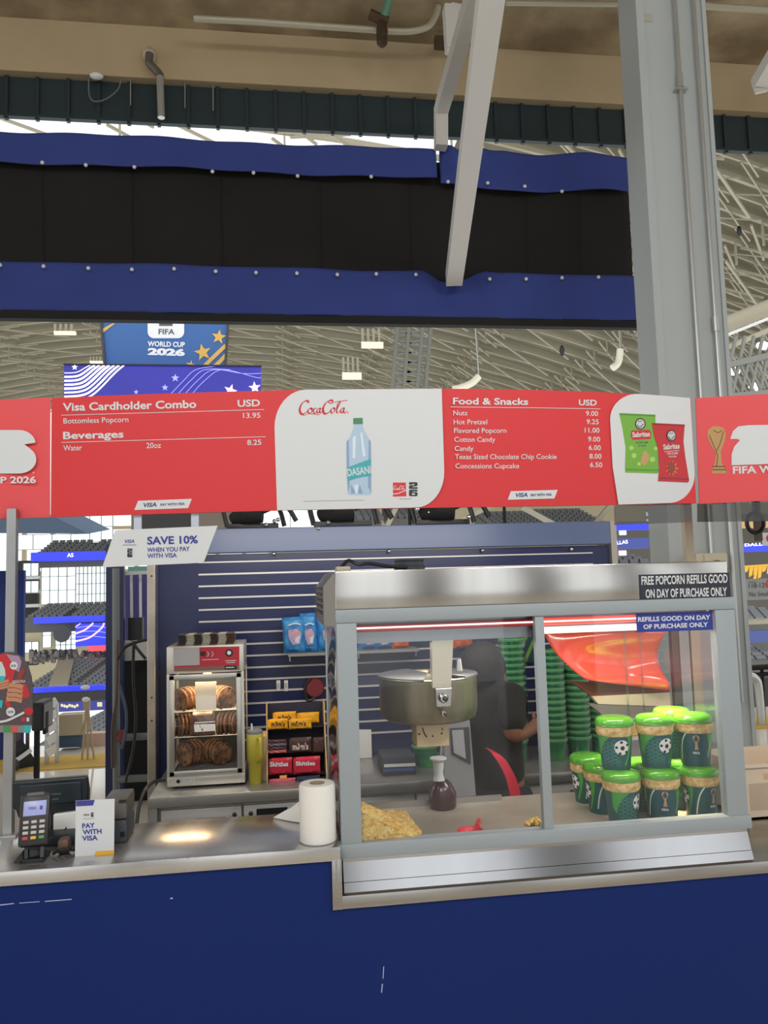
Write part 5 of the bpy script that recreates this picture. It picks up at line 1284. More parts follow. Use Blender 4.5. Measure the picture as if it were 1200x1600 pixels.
candy(426, 1130, 463, 1112, RY+.075, YW, 'm&m\'s', CHOC, 'yellow candy bag with brown letters, topmost in the cardboard rack', frac=(.22, .78, .25, .7))
candy(463, 1131, 499, 1113, RY+.08, YW, None, None, 'plain yellow candy bag at the top right of the cardboard rack')
candy(418, 1140.5, 450, 1123, RY+.045, YW, 'm&m\'s', CHOC, 'yellow candy bag with brown letters, front left of the top rack shelf', frac=(.18, .85, .3, .75))
candy(451, 1140, 487, 1122.5, RY+.045, YW, 'm&m\'s', CHOC, 'yellow candy bag with brown letters, front right of the top rack shelf', frac=(.12, .75, .3, .75))
candy(452, 1177, 487, 1152, RY+.01, BW, 'm&m\'s', mat('letter_cream', (206, 190, 176), .5), 'brown candy bag with pale letters on the second rack shelf', frac=(.15, .85, .2, .62))
for k in range(4): candy(419, 1177.5-k*5.4, 448, 1171.5-k*5.4, RY+.012, [PW_, BW, mat('wrapper_mauve', (116, 92, 110), .35), BW][k], None, None, ['pink edged flat candy bag at the bottom of the second rack shelf pile', 'brown flat candy bag, second from the bottom of the flat pile', 'mauve flat candy bag, third from the bottom of the flat pile', 'brown flat candy bag on top of the flat pile'][k], th=.02)
candy(488, 1177, 506, 1152, RY+.014, BW, None, None, 'dark brown candy bag half hidden by the popcorn machine')
candy(420, 1211, 457, 1184, RY-.015, RW, 'Skittles', SIGNW, 'red candy bag with white letters at the left of the third rack shelf', frac=(.05, .82, .48, .76))
candy(458, 1210, 501, 1182, RY-.015, RW, 'Skittles', SIGNW, 'red candy bag with white letters at the right of the third rack shelf', frac=(.1, .8, .48, .72))
candy(420, 1229, 462, 1216, RY-.03, PW_, None, None, 'pink candy bag on the bottom rack shelf')
candy(463, 1228, 500, 1212, RY-.03, DKW, None, None, 'dark navy candy bag on the bottom rack shelf')
# shelf with cotton candy
sy = 4.02
sh = empty('slat_shelf', (P(550, 1018, sy).x, WY, P(470, 1022, sy).z), 'grey shelf hooked on the slat wall holding blue candy bags', 'shelf')
zsh = P(470, 1021, sy).z
MB().box(P(450, 1020, sy).x, sy, zsh-.014, P(655, 1012, sy).x, WY-.008, zsh).build('board', mat('shelf_grey', (150, 150, 146), .4, .4), sh)
for u in (452, 560, 650): MB().box(P(u, 1020, sy).x, sy+.02, zsh-.04, P(u, 1020, sy).x+.006, WY-.008, zsh-.014).build('bracket', STEELD, sh)
BB = mat('cotton_candy_blue', (74, 160, 214), .35, var=.5, scale=22, rgb2=(40, 110, 180))
for k, (u, w_, v0) in enumerate(((461, 36, 964), (484, 26, 958), (516, 40, 962), (577, 34, 966), (600, 30, 968))):
    o = empty('cotton_candy_bag', (P(u, 1018, sy+.07).x, sy+.07, zsh), ['blue cotton candy bag with pink print at the left end of the wall shelf', 'blue bag behind the leftmost cotton candy bag, beside the popcorn machine', 'blue cotton candy bag on the wall shelf behind the popcorn machine vent', 'blue cotton candy bag seen through the left glass, near its edge', 'blue cotton candy bag seen through the glass, beside an orange bag'][k], 'cotton candy', 'blue cotton candy bags on the wall shelf')
    h = P(u, v0, sy+.07).z-zsh; wm = P(u+w_/2, 990, sy).x-P(u-w_/2, 990, sy).x
    put(MB(), pillow(wm, h, .055), (o.location.x, sy+.07+.004*k, zsh+.0005), rz=.06*(k-2), ry=.04*((k*3) % 3-1)).build('bag', BB, o)
    A = ART(ysurf(sy+.04), 0.0).poly([(u-w_*.3, 985), (u+w_*.1, 982), (u+w_*.28, 990), (u+w_*.22, 1006), (u-w_*.1, 1008), (u-w_*.26, 998)]); A.build('print', mat('candy_pink', (214, 160, 160), .4, var=.5, scale=60, rgb2=(150, 150, 190)), o)
    A = ART(ysurf(sy+.038), 0.0).stroke([(u-w_*.28, 977), (u, 974), (u+w_*.24, 976)], 2.4).poly([(u+w_*.02, 996), (u+w_*.24, 993), (u+w_*.16, 1005), (u, 1004)]); A.build('white_print', mat('candy_pale', (200, 216, 232), .4), o)
for k, (u, z_) in enumerate(((632, 0), (728, 0))):
    o = empty('orange_snack_bag', (P(u, 1004, sy+.07).x, sy+.07, zsh if k == 0 else zsh+.0), ['orange snack bag at the right end of the wall shelf, left of the kettle arm', 'orange snack bag hanging on the slat wall above the dark haired person'][k], 'snack bag')
    if k == 0: put(MB(), pillow(.09, .12, .05), (o.location.x-.02, sy+.08, zsh+.0005)).build('bag', mat('wrapper_orange', (224, 110, 46), .4, var=.5, scale=40, rgb2=(176, 60, 30)), o)
    else:
        put(MB(), pillow(.11, .15, .05), (o.location.x, WY-.03, zsh-.02)).build('bag', mat('wrapper_orange', (224, 110, 46), .4, var=.5, scale=40, rgb2=(176, 60, 30)), o)
        MB().bar((o.location.x, WY-.07, zsh+.125), (o.location.x, WY-.006, zsh+.125), .006, .006).build('peg', GALV, o)
# flat boxes, panel for a bright shape, green cups behind the machine
fb_ = empty('carton_stack', (P(625, 1210, 3.7).x, 3.7, BZ), 'low carton with a white and blue stripe on the back counter behind the kettle', 'carton')
MB().rbox(P(598, 1200, 3.7).x, 3.7, BZ, P(650, 1200, 3.7).x, 3.9, P(625, 1183, 3.7).z, .003).build('carton', mat('carton_dark', (62, 66, 78), .7), fb_)
A = ART(ysurf(3.699), .001).poly([(600, 1194), (649, 1192), (649, 1197), (600, 1199)]); A.build('white_stripe', WHITEP, fb_)
A = ART(ysurf(3.699), .001).poly([(600, 1201), (649, 1199), (649, 1204), (600, 1206)]); A.build('blue_stripe', mat('stripe_blue', (70, 98, 150), .6), fb_)
ws = MB(); q = [P(u, v, 4.1) for u, v in ((557, 1140), (580, 1140), (582, 1212), (560, 1212))]
ws.prism(q, [p+Vector((0, .004, 0)) for p in q]); ws.v = [Vector((v.x, v.y, max(v.z, BZ+.001))) for v in ws.v]
solo(ws, 'bright_shape_panel', WHITEP, 'white panel standing in for a bright shape at the left edge of the glass', 'sheet')  # upright panel added for a bright shape in the glass
fu = empty('grey_dispenser', (P(720, 1250, 3.16).x, 3.16, 0), 'grey floor dispenser with sloped dark framed window left of the person', 'dispenser')
q = [P(693, 1262, 3.16), P(745, 1260, 3.16), P(734, 1126, 3.24), P(696, 1128, 3.24)]
q = [Vector((q[0].x, 3.16, 0)), Vector((q[1].x, 3.16, 0)), Vector((q[1].x, 3.16, q[1].z)), q[2], q[3], Vector((q[0].x, 3.16, q[0].z))]
MB().prism(q, [p+Vector((.0, .10, 0)) for p in q]).build('cabinet', mat('dispenser_grey', (128, 128, 128), .5), fu)
S = quadsurf(P(693, 1262, 3.155), P(745, 1260, 3.155), P(696, 1128, 3.235))
A = ART(S, .001).poly([(703, 1138), (733, 1136), (736, 1194), (706, 1178)]); A.build('window_frame', BLACK, fu)
A = ART(S, .0016).poly([(706, 1141), (724, 1140), (728, 1186), (709, 1176)]); A.build('window', mat('window_pale', (150, 152, 156), .3), fu)

# ------------------------------------------------------------------ popcorn buckets
def cupr(z): return .0475+.0115*z/.125
def CS(th, z, off=0.0):
    a = math.radians(th); r_ = cupr(z)+off; return Vector((r_*math.sin(a), -r_*math.cos(a), z))
class CART(ART):
    pass
bk_ = empty('popcorn_bucket', (0, 0, 0))
MB().lathe([(0, .002), (.046, .002), (.0475, 0), (.0478, .004), (cupr(.125), .125), (cupr(.125)-.002, .125), (.045, .01), (0, .01)], (0, 0, 0), 40).build('cup', mat('bucket_teal', (30, 84, 88), .4), bk_)
MB().lathe([(.045, .112), (.0585, .112), (.063, .120), (.0635, .146), (.060, .150), (0, .150)], (0, 0, 0), 40).build('popcorn', mat('popcorn_band', (240, 212, 156), .8, var=.4, scale=60, bump=.8, rgb2=(204, 164, 100)), bk_)
MB().lathe([(.0625, .1455), (.0655, .146), (.0662, .150), (.0645, .159), (.060, .167), (.052, .171), (.030, .1735), (0, .174)], (0, 0, 0), 40).build('lid', mat('lid_lime', (78, 152, 38), .16, spec=.6), bk_)
MB().lathe([(.0665, .1455), (.0675, .147), (.0665, .1495), (.0655, .148)], (0, 0, 0), 40).build('lid_rim', mat('lid_rim_green', (60, 140, 44), .25), bk_)
def cup_art(fn, off, nm, mt):
    A = ART(lambda u, v, o_=0.0: CS(u, v/1000, o_), off); fn(A); A.build(nm, mt, bk_)
DEG = 1/ (math.radians(1)*53)   # degrees per mm on the cup
def e2(A, th, z, r_, n=24): A.poly([(th+r_*DEG*math.cos(2*PI*i/n), z+r_*math.sin(2*PI*i/n)) for i in range(n)], 6)
cup_art(lambda A: A.poly([(-85, 124), (-10, 124), (-25, 112), (-50, 92), (-66, 66), (-74, 40), (-88, 60)], 8).poly([(30, 124), (62, 124), (58, 80), (46, 40), (34, 14), (24, 14), (40, 50), (44, 90)], 8).poly([(170, 124), (240, 124), (225, 90), (205, 60), (190, 30)], 8), .0004, 'green_swoosh', mat('bucket_green', (70, 154, 66), .4))
cup_art(lambda A: A.stroke([(66, 20), (74, 60), (84, 90), (98, 112)], 5).stroke([(176, 30), (186, 70), (204, 104)], 3), .0007, 'pale_swoosh', mat('bucket_pale', (196, 220, 200), .4))
def hexnet(A):
    for i in range(5):
        for j in range(6):
            th = -58+i*15; z = 22+j*13+(6.5 if i % 2 else 0)
            if th > 0 and z > 45: continue
            if z > 96: continue
            A.stroke([(th+7.2*math.cos(PI/3*k), z+7*math.sin(PI/3*k)) for k in range(7)], .9, 1)
cup_art(hexnet, .0008, 'hexagon_net', mat('bucket_mint', (88, 170, 150), .4))
cup_art(lambda A: e2(A, 14, 76, 25, 28), .0010, 'ball', mat('ball_white', (226, 226, 224), .4))
def spots(A):
    for a, rr, s_ in ((0, 0, 8.5), (.5, 20, 5.5), (1.75, 20, 5.5), (3.0, 20, 5.5), (4.26, 20, 5.5), (5.5, 20, 5.5)):
        c0, c1 = 14+rr*DEG*math.cos(a), 76+rr*math.sin(a); e2(A, c0+2, c1-2, s_, 5)
cup_art(spots, .0013, 'ball_patch', BLACK)
cup_art(lambda A: A.poly([(112, 34), (150, 34), (150, 116), (112, 116)], 6), .0006, 'dark_panel', mat('bucket_petrol', (24, 74, 92), .4))
cup_art(lambda A: A.poly([(124, 56), (138, 56), (136, 66), (134, 80), (141, 92), (142, 100), (137, 106), (125, 106), (120, 100), (121, 92), (128, 80), (126, 66)]), .0009, 'trophy', mat('print_gold', (190, 148, 92), .4))
cup_art(lambda A: A.text('FIFA', (118, 42), (143, 42), 8, .03, up=(0, 1)), .0009, 'lettering', SIGNW)
FZ = .862
bl_ = [  # u of centre, Y, level, turn (rad), label
    (971, 2.62, 0, .5, 'popcorn bucket with ball and net print, front left of the bottom row'),
    (1033, 2.62, 0, -2.55, 'popcorn bucket with trophy print, front middle of the bottom row'),
    (1094, 2.62, 0, -1.97, 'popcorn bucket with trophy print, front right of the bottom row'),
    (941, 2.755, 0, -1.9, 'popcorn bucket half hidden behind the front left bucket of the bottom row'),
    (919, 2.89, 0, -1.7, 'popcorn bucket furthest left of the bottom row, behind two others'),
    (1003, 2.755, 0, .6, 'popcorn bucket glimpsed between the front left and middle bottom buckets'),
    (1062, 2.755, 0, .9, 'popcorn bucket glimpsed between the front middle and right bottom buckets'),
    (965, 2.66, 1, -.25, 'popcorn bucket with bold ball print, left of the top row'),
    (1028, 2.65, 1, .0, 'popcorn bucket with faint ball print, middle of the top row'),
    (1090, 2.64, 1, -2.7, 'popcorn bucket with trophy print, right of the top row'),
    (1056, 2.775, 1, .4, 'popcorn bucket behind the middle and right buckets of the top row')]
for k, (u, Y, lv_, rz, lab) in enumerate(bl_):
    o = bk_ if k == 0 else copy_tree(bk_)
    o.location = (P(u, 1230, Y).x, Y, FZ+lv_*.1745); o.rotation_euler = (0, 0, rz)
    tag(o, lab, 'popcorn bucket', 'lidded popcorn buckets in the machine')
# nested stacks of empty green buckets on the back counter
nb = empty('nested_bucket', (0, 0, 0))
MB().lathe([(.047, 0), (.060, .095), (.064, .097), (.064, .102), (.058, .102), (.056, .095), (.044, .002)], (0, 0, 0), 22).build('cup', mat('nested_green', (58, 150, 78), .35, var=.5, scale=12, rgb2=(30, 96, 84)), nb)
MB().lathe([(.0625, .088), (.0655, .094), (.0655, .102), (.0625, .104)], (0, 0, 0), 22).build('rim', mat('nested_rim', (110, 176, 120), .3), nb)
first = True
for si, (u, Y, n, words_) in enumerate(((805, 3.86, 17, 'stack seen in the left bay beside the person'), (866, 3.84, 15, 'tall stack just right of the centre bar'), (903, 3.86, 12, 'middle height stack in the right bay'), (936, 3.90, 8, 'short stack behind the lidded buckets'), (664, 3.86, 3, 'low stack behind the kettle box'))):
    for k in range(n):
        o = nb if first else copy_tree(nb); first = False
        o.location = (P(u, 1150, Y).x+.002*math.sin(k*2.1+si), Y, BZ+.001+k*.031)
        tag(o, 'empty green bucket nested in the '+words_, 'bucket', 'nested green buckets, '+words_)
    if si < 4:
        x_ = P(u, 1150, Y).x; wr = MB().lathe([(.072, 0), (.072, (n-1)*.031+.09), (.05, (n-1)*.031+.115)], (x_, Y, BZ+.002), 20)
        solo(wr, 'plastic_sleeve', glass_mat('plastic_film', .12, (.93, .96, .94), .12), 'clear plastic sleeve around the '+words_, 'plastic sleeve')
gl_ = MB()
tp_ = empty('lime_striped_bag', (P(812, 1010, 3.95).x, WY-.03, P(812, 1040, 4.1).z), 'navy and lime striped bags on the slat wall above the bucket stack', 'bag')
MB().pbox(786, 985, 834, 1036, WY-.04, .03).build('bag', mat('bag_navy_green', (34, 62, 72), .35), tp_)
A = ART(ysurf(WY-.041), 0.0)
for k in range(3): A.stroke([(790+k*15, 1034), (800+k*15, 1010), (812+k*14, 988)], 5)
A.build('stripe', mat('bag_lime', (110, 156, 66), .4), tp_)
pk = empty('white_tray', (P(1160, 1230, 2.98).x, 2.98, LOW), 'cream plastic basket with handle slot on the lower counter at right', 'basket')
CRM = mat('basket_cream', (226, 206, 182), .5)
zt = P(1170, 1178, 2.98).z; zb_ = P(1170, 1232, 2.98).z
xL, xR = P(1120, 1200, 2.98).x, 2.02
zb_ = LOW+.001; 
m_ = MB()
m_.box(xL, 2.80, zb_, xR, 2.806, zt-.055); m_.box(xL, 2.80, zt-.03, xR, 2.806, zt); m_.box(xL, 2.80, zt-.055, xL+.08, 2.806, zt-.03); m_.box(xL+.19, 2.80, zt-.055, xR, 2.806, zt-.03)
m_.box(xL, 3.1, zb_, xR, 3.106, zt); m_.box(xL, 2.80, zb_, xL+.006, 3.106, zt); m_.box(xR-.006, 2.80, zb_, xR, 3.106, zt); m_.box(xL, 2.80, zb_, xR, 3.106, zb_+.006)
m_.build('basket', CRM, pk)
MB().bar((xL, 2.798, zt), (xR, 2.798, zt), .016, .012).build('rim', CRM, pk)
gr_ = MB()
for i in range(90): gr_.box(xL+.02+i*.004, 2.799, zb_+.03, xL+.0215+i*.004, 2.80, zt-.065)
gr_.build('lattice', mat('basket_lattice', (196, 174, 150), .6), pk)  # lattice bars in a darker cream
# ------------------------------------------------------------------ popcorn machine
MX0, MX1, MY, MYB = .171, 1.494, 2.45, 3.02
MZ0, MZB, MZT, MZH, MZ1 = .7803, .872, 1.577, 1.617, 1.737
pm = empty('popcorn_machine', ((MX0+MX1)/2, MY, LOW), 'large stainless popcorn machine with grey framed glass front on the counter', 'popcorn machine')
HST = mat('header_steel', (208, 205, 200), .18, 1.0, var=.08, scale=3, stretch=(5, 1, .2))
MB().rbox(MX0, MY-.004, MZH, MX1-.012, MYB, MZ1, .003).build('header', HST, pm)
MB().rbox(MX0-.002, MY-.014, MZT, MX1+.002, MY+.03, MZH, .002).build('top_rail', GREYP, pm)
MB().rbox(MX0, MY-.01, MZB+.01, MX0+.063, MY+.03, MZT, .002).build('stile', GREYP, pm)
MB().rbox(MX1-.070, MY-.01, MZB+.01, MX1, MY+.03, MZT, .002).build('stile', GREYP, pm)
MB().rbox(.808, MY-.008, MZB+.03, .838, MY+.02, MZT, .002).build('mullion', GREYP, pm)
MB().rbox(MX0-.006, MY-.014, MZB, MX1+.008, MY+.03, .914, .002).build('bottom_rail', GREYP, pm)
SK = mat('skirt_steel', (192, 192, 194), .16, 1.0, var=.06, scale=2, stretch=(4, 1, .3))
MB().hexa([(MX0+.004, MY-.03, MZ0), (MX1-.004, MY-.03, MZ0), (MX1-.004, MYB, MZ0), (MX0+.004, MYB, MZ0), (MX0+.004, MY-.022, MZ0+.026), (MX1-.004, MY-.022, MZ0+.026), (MX1-.004, MYB, MZ0+.026), (MX0+.004, MYB, MZ0+.026)]).build('base_plinth', SK, pm)
MB().hexa([(MX0+.004, MY-.02, MZ0+.027), (MX1-.004, MY-.02, MZ0+.027), (MX1-.004, MYB, MZ0+.027), (MX0+.004, MYB, MZ0+.027), (MX0+.004, MY-.004, MZB-.012), (MX1-.004, MY-.004, MZB-.012), (MX1-.004, MYB, MZB-.012), (MX0+.004, MYB, MZB-.012)]).box(MX0+.004, MY-.004, MZB-.0125, MX1-.004, MY+.018, MZB+.004).build('skirt', SK, pm)
MB().box(MX0+.004, MY+.02, MZB-.012, MX1-.004, MYB, FZ).build('floor_pan', mat('pan_steel', (168, 158, 144), .5, .3, var=.2, scale=6), pm)
MB().box(MX0+.02, MYB-.05, FZ, .82, MYB-.042, FZ+.022).build('rear_lip', STEELD, pm)
GF = glass_mat('machine_glass', .05)
MB().box(MX0+.06, MY+.004, .912, .812, MY+.009, MZT+.002).build('glass_pane', GF, pm)
MB().box(.834, MY+.004, .912, MX1-.066, MY+.009, MZT+.002).build('glass_pane', GF, pm)
MB().box(MX1-.012, MY+.03, .914, MX1-.008, MYB-.03, MZT).build('side_pane', GF, pm)
# left side: steel side with wavy reflections, vent box
sdm = MB(); nx, nz = 8, 24
sdm.add([(MX0+.004+.004*math.sin(j*.9+i*1.3)*(1 if 0 < i < nx else 0), MY+.03+(MYB-MY-.06)*i/nx, MZB+(MZT+.02-MZB)*j/nz) for j in range(nz+1) for i in range(nx+1)], [(j*(nx+1)+i, j*(nx+1)+i+1, (j+1)*(nx+1)+i+1, (j+1)*(nx+1)+i) for j in range(nz) for i in range(nx)], True)
o = sdm.build('side_panel', mat('mirror_steel', (150, 147, 142), .14, 1.0), pm); md = o.modifiers.new('thick', 'SOLIDIFY'); md.thickness = .003; md.offset = 1
MB().rbox(MX0-.004, MYB-.03, MZB, MX0+.02, MYB+.002, MZT+.02, .002).build('rear_stile', STEELD, pm)
MB().rbox(MX1-.02, MYB-.03, MZB, MX1, MYB+.002, MZT+.02, .002).build('rear_stile', GREYP, pm)
vb = MB().hexa([(MX0-.034, MY+.06, MZT-.012), (MX0, MY+.02, MZT-.012), (MX0, MYB, MZT-.012), (MX0-.034, MYB, MZT-.012), (MX0-.034, MY+.06, 1.69), (MX0, MY+.02, 1.735), (MX0, MYB, 1.735), (MX0-.034, MYB, 1.69)]).build('vent_box', mat('vent_steel', (138, 132, 124), .4, .9), pm)
lv2 = MB()
for j in range(5):
    z_ = 1.605+j*.02
    for i in range(3): lv2.bar((MX0-.037, MY+.11+i*.15, z_), (MX0-.037, MY+.22+i*.15, z_), .008, .008)
lv2.build('louvre', mat('vent_dark', (96, 90, 84), .4, .8), vb)
# on the roof of the machine
MB().rbox(MX0+.01, MY+.06, MZ1, MX0+.055, MY+.14, MZ1+.016, .003).build('terminal_box', BEI, pm)
MB().tube(catmull([(MX0+.03, MY+.10, MZ1+.016), (MX0+.05, MY+.08, MZ1+.035), (MX0+.08, MY+.06, MZ1+.022), (MX0+.12, MY+.08, MZ1+.024), (MX0+.2, MY+.12, MZ1+.012), (MX0+.32, MY+.2, MZ1+.008)], 6), .006, 8).build('power_lead', BLACK, pm)
q = P(643, 880, MY+.15)
MB().lathe([(.0, 0), (.052, 0), (.052, .012), (.048, .014), (.048, .03), (.052, .032), (.052, .038), (0, .038)], (q.x, MY+.2, MZ1), 28).build('vent_cap', mat('cap_grey', (52, 56, 62), .45), pm)
# interior head with light tubes
MB().box(MX0+.06, MY+.05, MZT-.07, .812, MYB-.03, MZT-.002).build('inner_head', mat('inner_grey', (150, 156, 162), .3, .8), pm)
MB().box(.834, MY+.05, MZT-.05, MX1-.066, MYB-.03, MZT-.002).build('inner_head', mat('inner_grey', (150, 156, 162), .3, .8), pm)
TUBR = mat('red_tube', (206, 70, 76), .35)
TUBE_ = mat('red_tube_glow', (250, 96, 88), .35, emit=.8)
TUBW = mat('tube_glow', (255, 236, 226), .4, emit=1.2)
for (a, b2) in ((MX0+.064, .808), (.838, MX1-.07)):
    MB().tube([(a, MY+.028, 1.556), (b2, MY+.028, 1.556)], .012, 12).build('red_tube', TUBR if a < .5 else TUBE_, pm)
    MB().tube([(a, MY+.015, 1.557), (b2, MY+.015, 1.557)], .0028, 8).build('tube_glow', TUBW, pm)
MB().tube([(.838, MY+.04, 1.527), (MX1-.07, MY+.04, 1.527)], .011, 12).build('light_tube', TUBW, pm)
# stickers
st = ART(ysurf(MY-.004), .0012); st.poly([(998, 898), (1139, 894.5), (1142, 935), (1000, 938.5)]); stk = st.build('black_sticker', mat('sticker_black', (40, 44, 56), .4), pm)
A = ART(ysurf(MY-.004), .0018).text('FREE POPCORN REFILLS GOOD', (1002, 914), (1136.5, 910.5), 13.5, .022).text('ON DAY OF PURCHASE ONLY', (1008.5, 934.5), (1135.5, 931), 13.5, .022); A.build('lettering', SIGNW, stk)
sb_ = ART(ysurf(MY+.003), .001).poly([(993, 958.5), (1112, 955), (1114, 984), (995, 988)]); sbl = sb_.build('blue_sticker', mat('sticker_blue', (44, 60, 150), .4), pm)
A = ART(ysurf(MY+.003), .0016).text('REFILLS GOOD ON DAY', (996.5, 971.5), (1109.5, 968), 7.2, .03).text('OF PURCHASE ONLY', (1005, 983), (1106, 979.2), 7.2, .03); A.build('lettering', SIGNW, sbl)
# kettle
KY = 2.72; kc = P(668, 1055, KY); kr = (P(743, 1090, KY).x-P(593, 1090, KY).x)/2; kz0 = P(668, 1136, KY-kr).z; kz1 = P(668, 1056, KY).z
KS = mat('kettle_steel', (146, 140, 120), .36, 1.0, var=.25, scale=4, stretch=(3, 3, .6), rgb2=(112, 104, 80))
kt = MB().lathe([(0, kz0), (kr*.86, kz0), (kr*.95, kz0+.008), (kr*.99, kz0+.03), (kr, kz0+.05), (kr, kz1), (kr+.006, kz1+.003), (kr, kz1+.006), (kr-.004, kz1), (kr-.006, kz0+.05), (0, kz0+.02)], (kc.x, KY, 0), 56).build('kettle', KS, pm)
MB().lathe([(0, kz1+.008), (kr*.96, kz1+.0065), (kr*1.02, kz1+.006), (kr*1.02, kz1+.009), (kr*.9, kz1+.010), (0, kz1+.011)], (kc.x, KY, 0), 40, PI*.58, PI*1.42).build('lid_flap', STEELD, kt)
MB().lathe([(0, kz1+.008), (kr*.96, kz1+.0065), (kr*1.02, kz1+.006), (kr*1.02, kz1+.009), (kr*.9, kz1+.010), (0, kz1+.011)], (kc.x, KY, 0), 40, -PI*.30, PI*.42).build('lid_flap', STEELD, kt)
MB().tube([(kc.x+.1, KY-.06, kz1+.02), (kc.x+.1, KY-.06, kz1+.06)], [.012, .007], 10).build('lid_knob', STEEL, kt)
ay = KY-kr-.012
MB().hexa([(P(674, 1070, ay).x, ay-.012, P(680, 1075, ay).z), (P(704, 1070, ay).x, ay-.012, P(680, 1075, ay).z), (P(704, 1070, ay).x, ay+.02, P(680, 1075, ay).z), (P(674, 1070, ay).x, ay+.02, P(680, 1075, ay).z), (P(673, 990, ay).x, ay-.012, MZT-.05), (P(708, 990, ay).x, ay-.012, MZT-.05), (P(708, 990, ay).x, ay+.02, MZT-.05), (P(673, 990, ay).x, ay+.02, MZT-.05)]).build('hanger_arm', mat('arm_steel', (214, 206, 186), .3, .9), kt, bevel=.003)
MB().hexa([(P(681, 1104, ay).x, ay-.01, P(690, 1104, ay).z), (P(704, 1104, ay).x, ay-.01, P(690, 1104, ay).z), (P(704, 1104, ay).x, ay+.014, P(690, 1104, ay).z), (P(681, 1104, ay).x, ay+.014, P(690, 1104, ay).z), (P(679, 1074, ay).x, ay-.01, P(690, 1074, ay).z), (P(706, 1074, ay).x, ay-.01, P(690, 1074, ay).z), (P(706, 1074, ay).x, ay+.014, P(690, 1074, ay).z), (P(679, 1074, ay).x, ay+.014, P(690, 1074, ay).z)]).build('pivot_bracket', STEEL, kt, bevel=.004)
for v, r_ in ((1090, .016), (1114, .010)):
    q = P(692, v, ay-.012); m_ = MB().lathe([(0, 0), (r_, 0), (r_, .012), (r_*.7, .02), (0, .02)], (0, 0, 0), 18); m_.v = [Vector((q.x+p.x, q.y-p.z, q.z+p.y)) for p in m_.v]; m_.build('pivot_knob', STEELM, kt)
    m_ = MB().tube([(q.x, q.y-.02, q.z), (q.x+.008, q.y-.026, q.z-.004)], r_*.5, 8); m_.build('bolt', BLACK, kt)
x_0, x_1 = P(648, 1148, KY).x, P(698, 1148, KY).x
ub = MB().rbox(x_0, KY-.04, P(672, 1163, KY).z, x_1, KY+.06, kz0-.001, .003).build('heater_box', mat('heater_cream', (222, 198, 158), .6, var=.2, scale=9), kt)
A = ART(ysurf(KY-.04), .001).stroke([(660, 1137), (663, 1146), (667, 1152)], 2.2).ell(655, 1147, 1.6).ell(676, 1150, 1.5).ell(690, 1146, 1.5).stroke([(690, 1137), (692, 1141)], 1.4); A.build('opening', BLACKM, ub)
MB().tube([P(690, 1163, KY), P(689, 1180, KY)], .002, 6).build('chain', GALV, ub)
# right bay: bars and red sheet standing in for reflections, cream ledge
for (u0, u1, mt) in ((1050, 1060, mat('bar_dark', (70, 66, 62), .4)), (1062, 1077, GREYP), (1080, 1090, mat('tan_steel', (188, 174, 152), .4, .5))):
    xa = P(u0, 1040, MYB-.02).x; xb = P(u1, 1040, MYB-.02).x
    MB().box(xa, MYB-.03, FZ, xb, MYB-.005, MZT).build('reflection_bar', mt, pm)  # bars added for column and post stripes mirrored in the glass
RED = mat('red_reflection_sheet', (246, 92, 74), .16, spec=.6, coat=.4)  # red reflection in the glass, built as a solid coloured sheet
top_u = [(848, 986), (1043, 984)]
g = []; NU, NV = 28, 16
def red_uv(s, t):   # s along, t down
    ul = 848+t*66-9*math.sin(PI*t); ur = 1043-17*math.sin(PI*min(1, t*1.15))+4*t
    vt = 986-2*s; vb_ = 1062+s*18
    return ul+(ur-ul)*s, vt+(vb_-vt)*t
vs = []
for j in range(NV+1):
    for i in range(NU+1):
        s, t = i/NU, j/NV; u, v = red_uv(s, t)
        Yq = 2.93-.03*math.sin(t*7.5+s*1.2)*s-.022*math.sin(s*6+1)*t
        vs.append(P(u, v, Yq))
rs = MB(); rs.add(vs, [(j*(NU+1)+i, j*(NU+1)+i+1, (j+1)*(NU+1)+i+1, (j+1)*(NU+1)+i) for j in range(NV) for i in range(NU)], True)
o = solo(rs, 'red_reflection_sheet', RED, 'wavy red sheet standing in for a reflection in the right bay of the popcorn machine', 'plastic sheet')
md = o.modifiers.new('thick', 'SOLIDIFY'); md.thickness = .003
lg = MB(); q = [P(u, v, 2.97) for u, v in ((925, 1088), (1046, 1082), (1048, 1104), (935, 1100))]
lg.prism(q, [p+Vector((0, .03, 0)) for p in q]); lg.build('rear_ledge', mat('ledge_cream', (226, 204, 176), .5), pm)
lg = MB(); q = [P(u, v, 2.972) for u, v in ((890, 1064), (1046, 1076), (1046, 1082), (925, 1088))]
lg.prism(q, [p+Vector((0, .028, 0)) for p in q]); lg.build('rear_ledge', mat('ledge_maroon', (110, 48, 46), .5), pm)
lg = MB(); q = [P(u, v, 2.974) for u, v in ((920, 1100), (1047, 1104), (1048, 1122), (948, 1122))]
lg.prism(q, [p+Vector((0, .026, 0)) for p in q]); lg.build('rear_ledge', mat('ledge_grey', (132, 122, 116), .5), pm)
for (u0, u1) in ((978, 981), (1003, 1005)): MB().box(P(u0, 1060, 2.90).x, 2.90, P(990, 1120, 2.9).z, P(u1, 1060, 2.9).x, 2.904, 1.53).build('door_edge', glass_mat('clear_edge', .3, (.8, .84, .82)), pm)
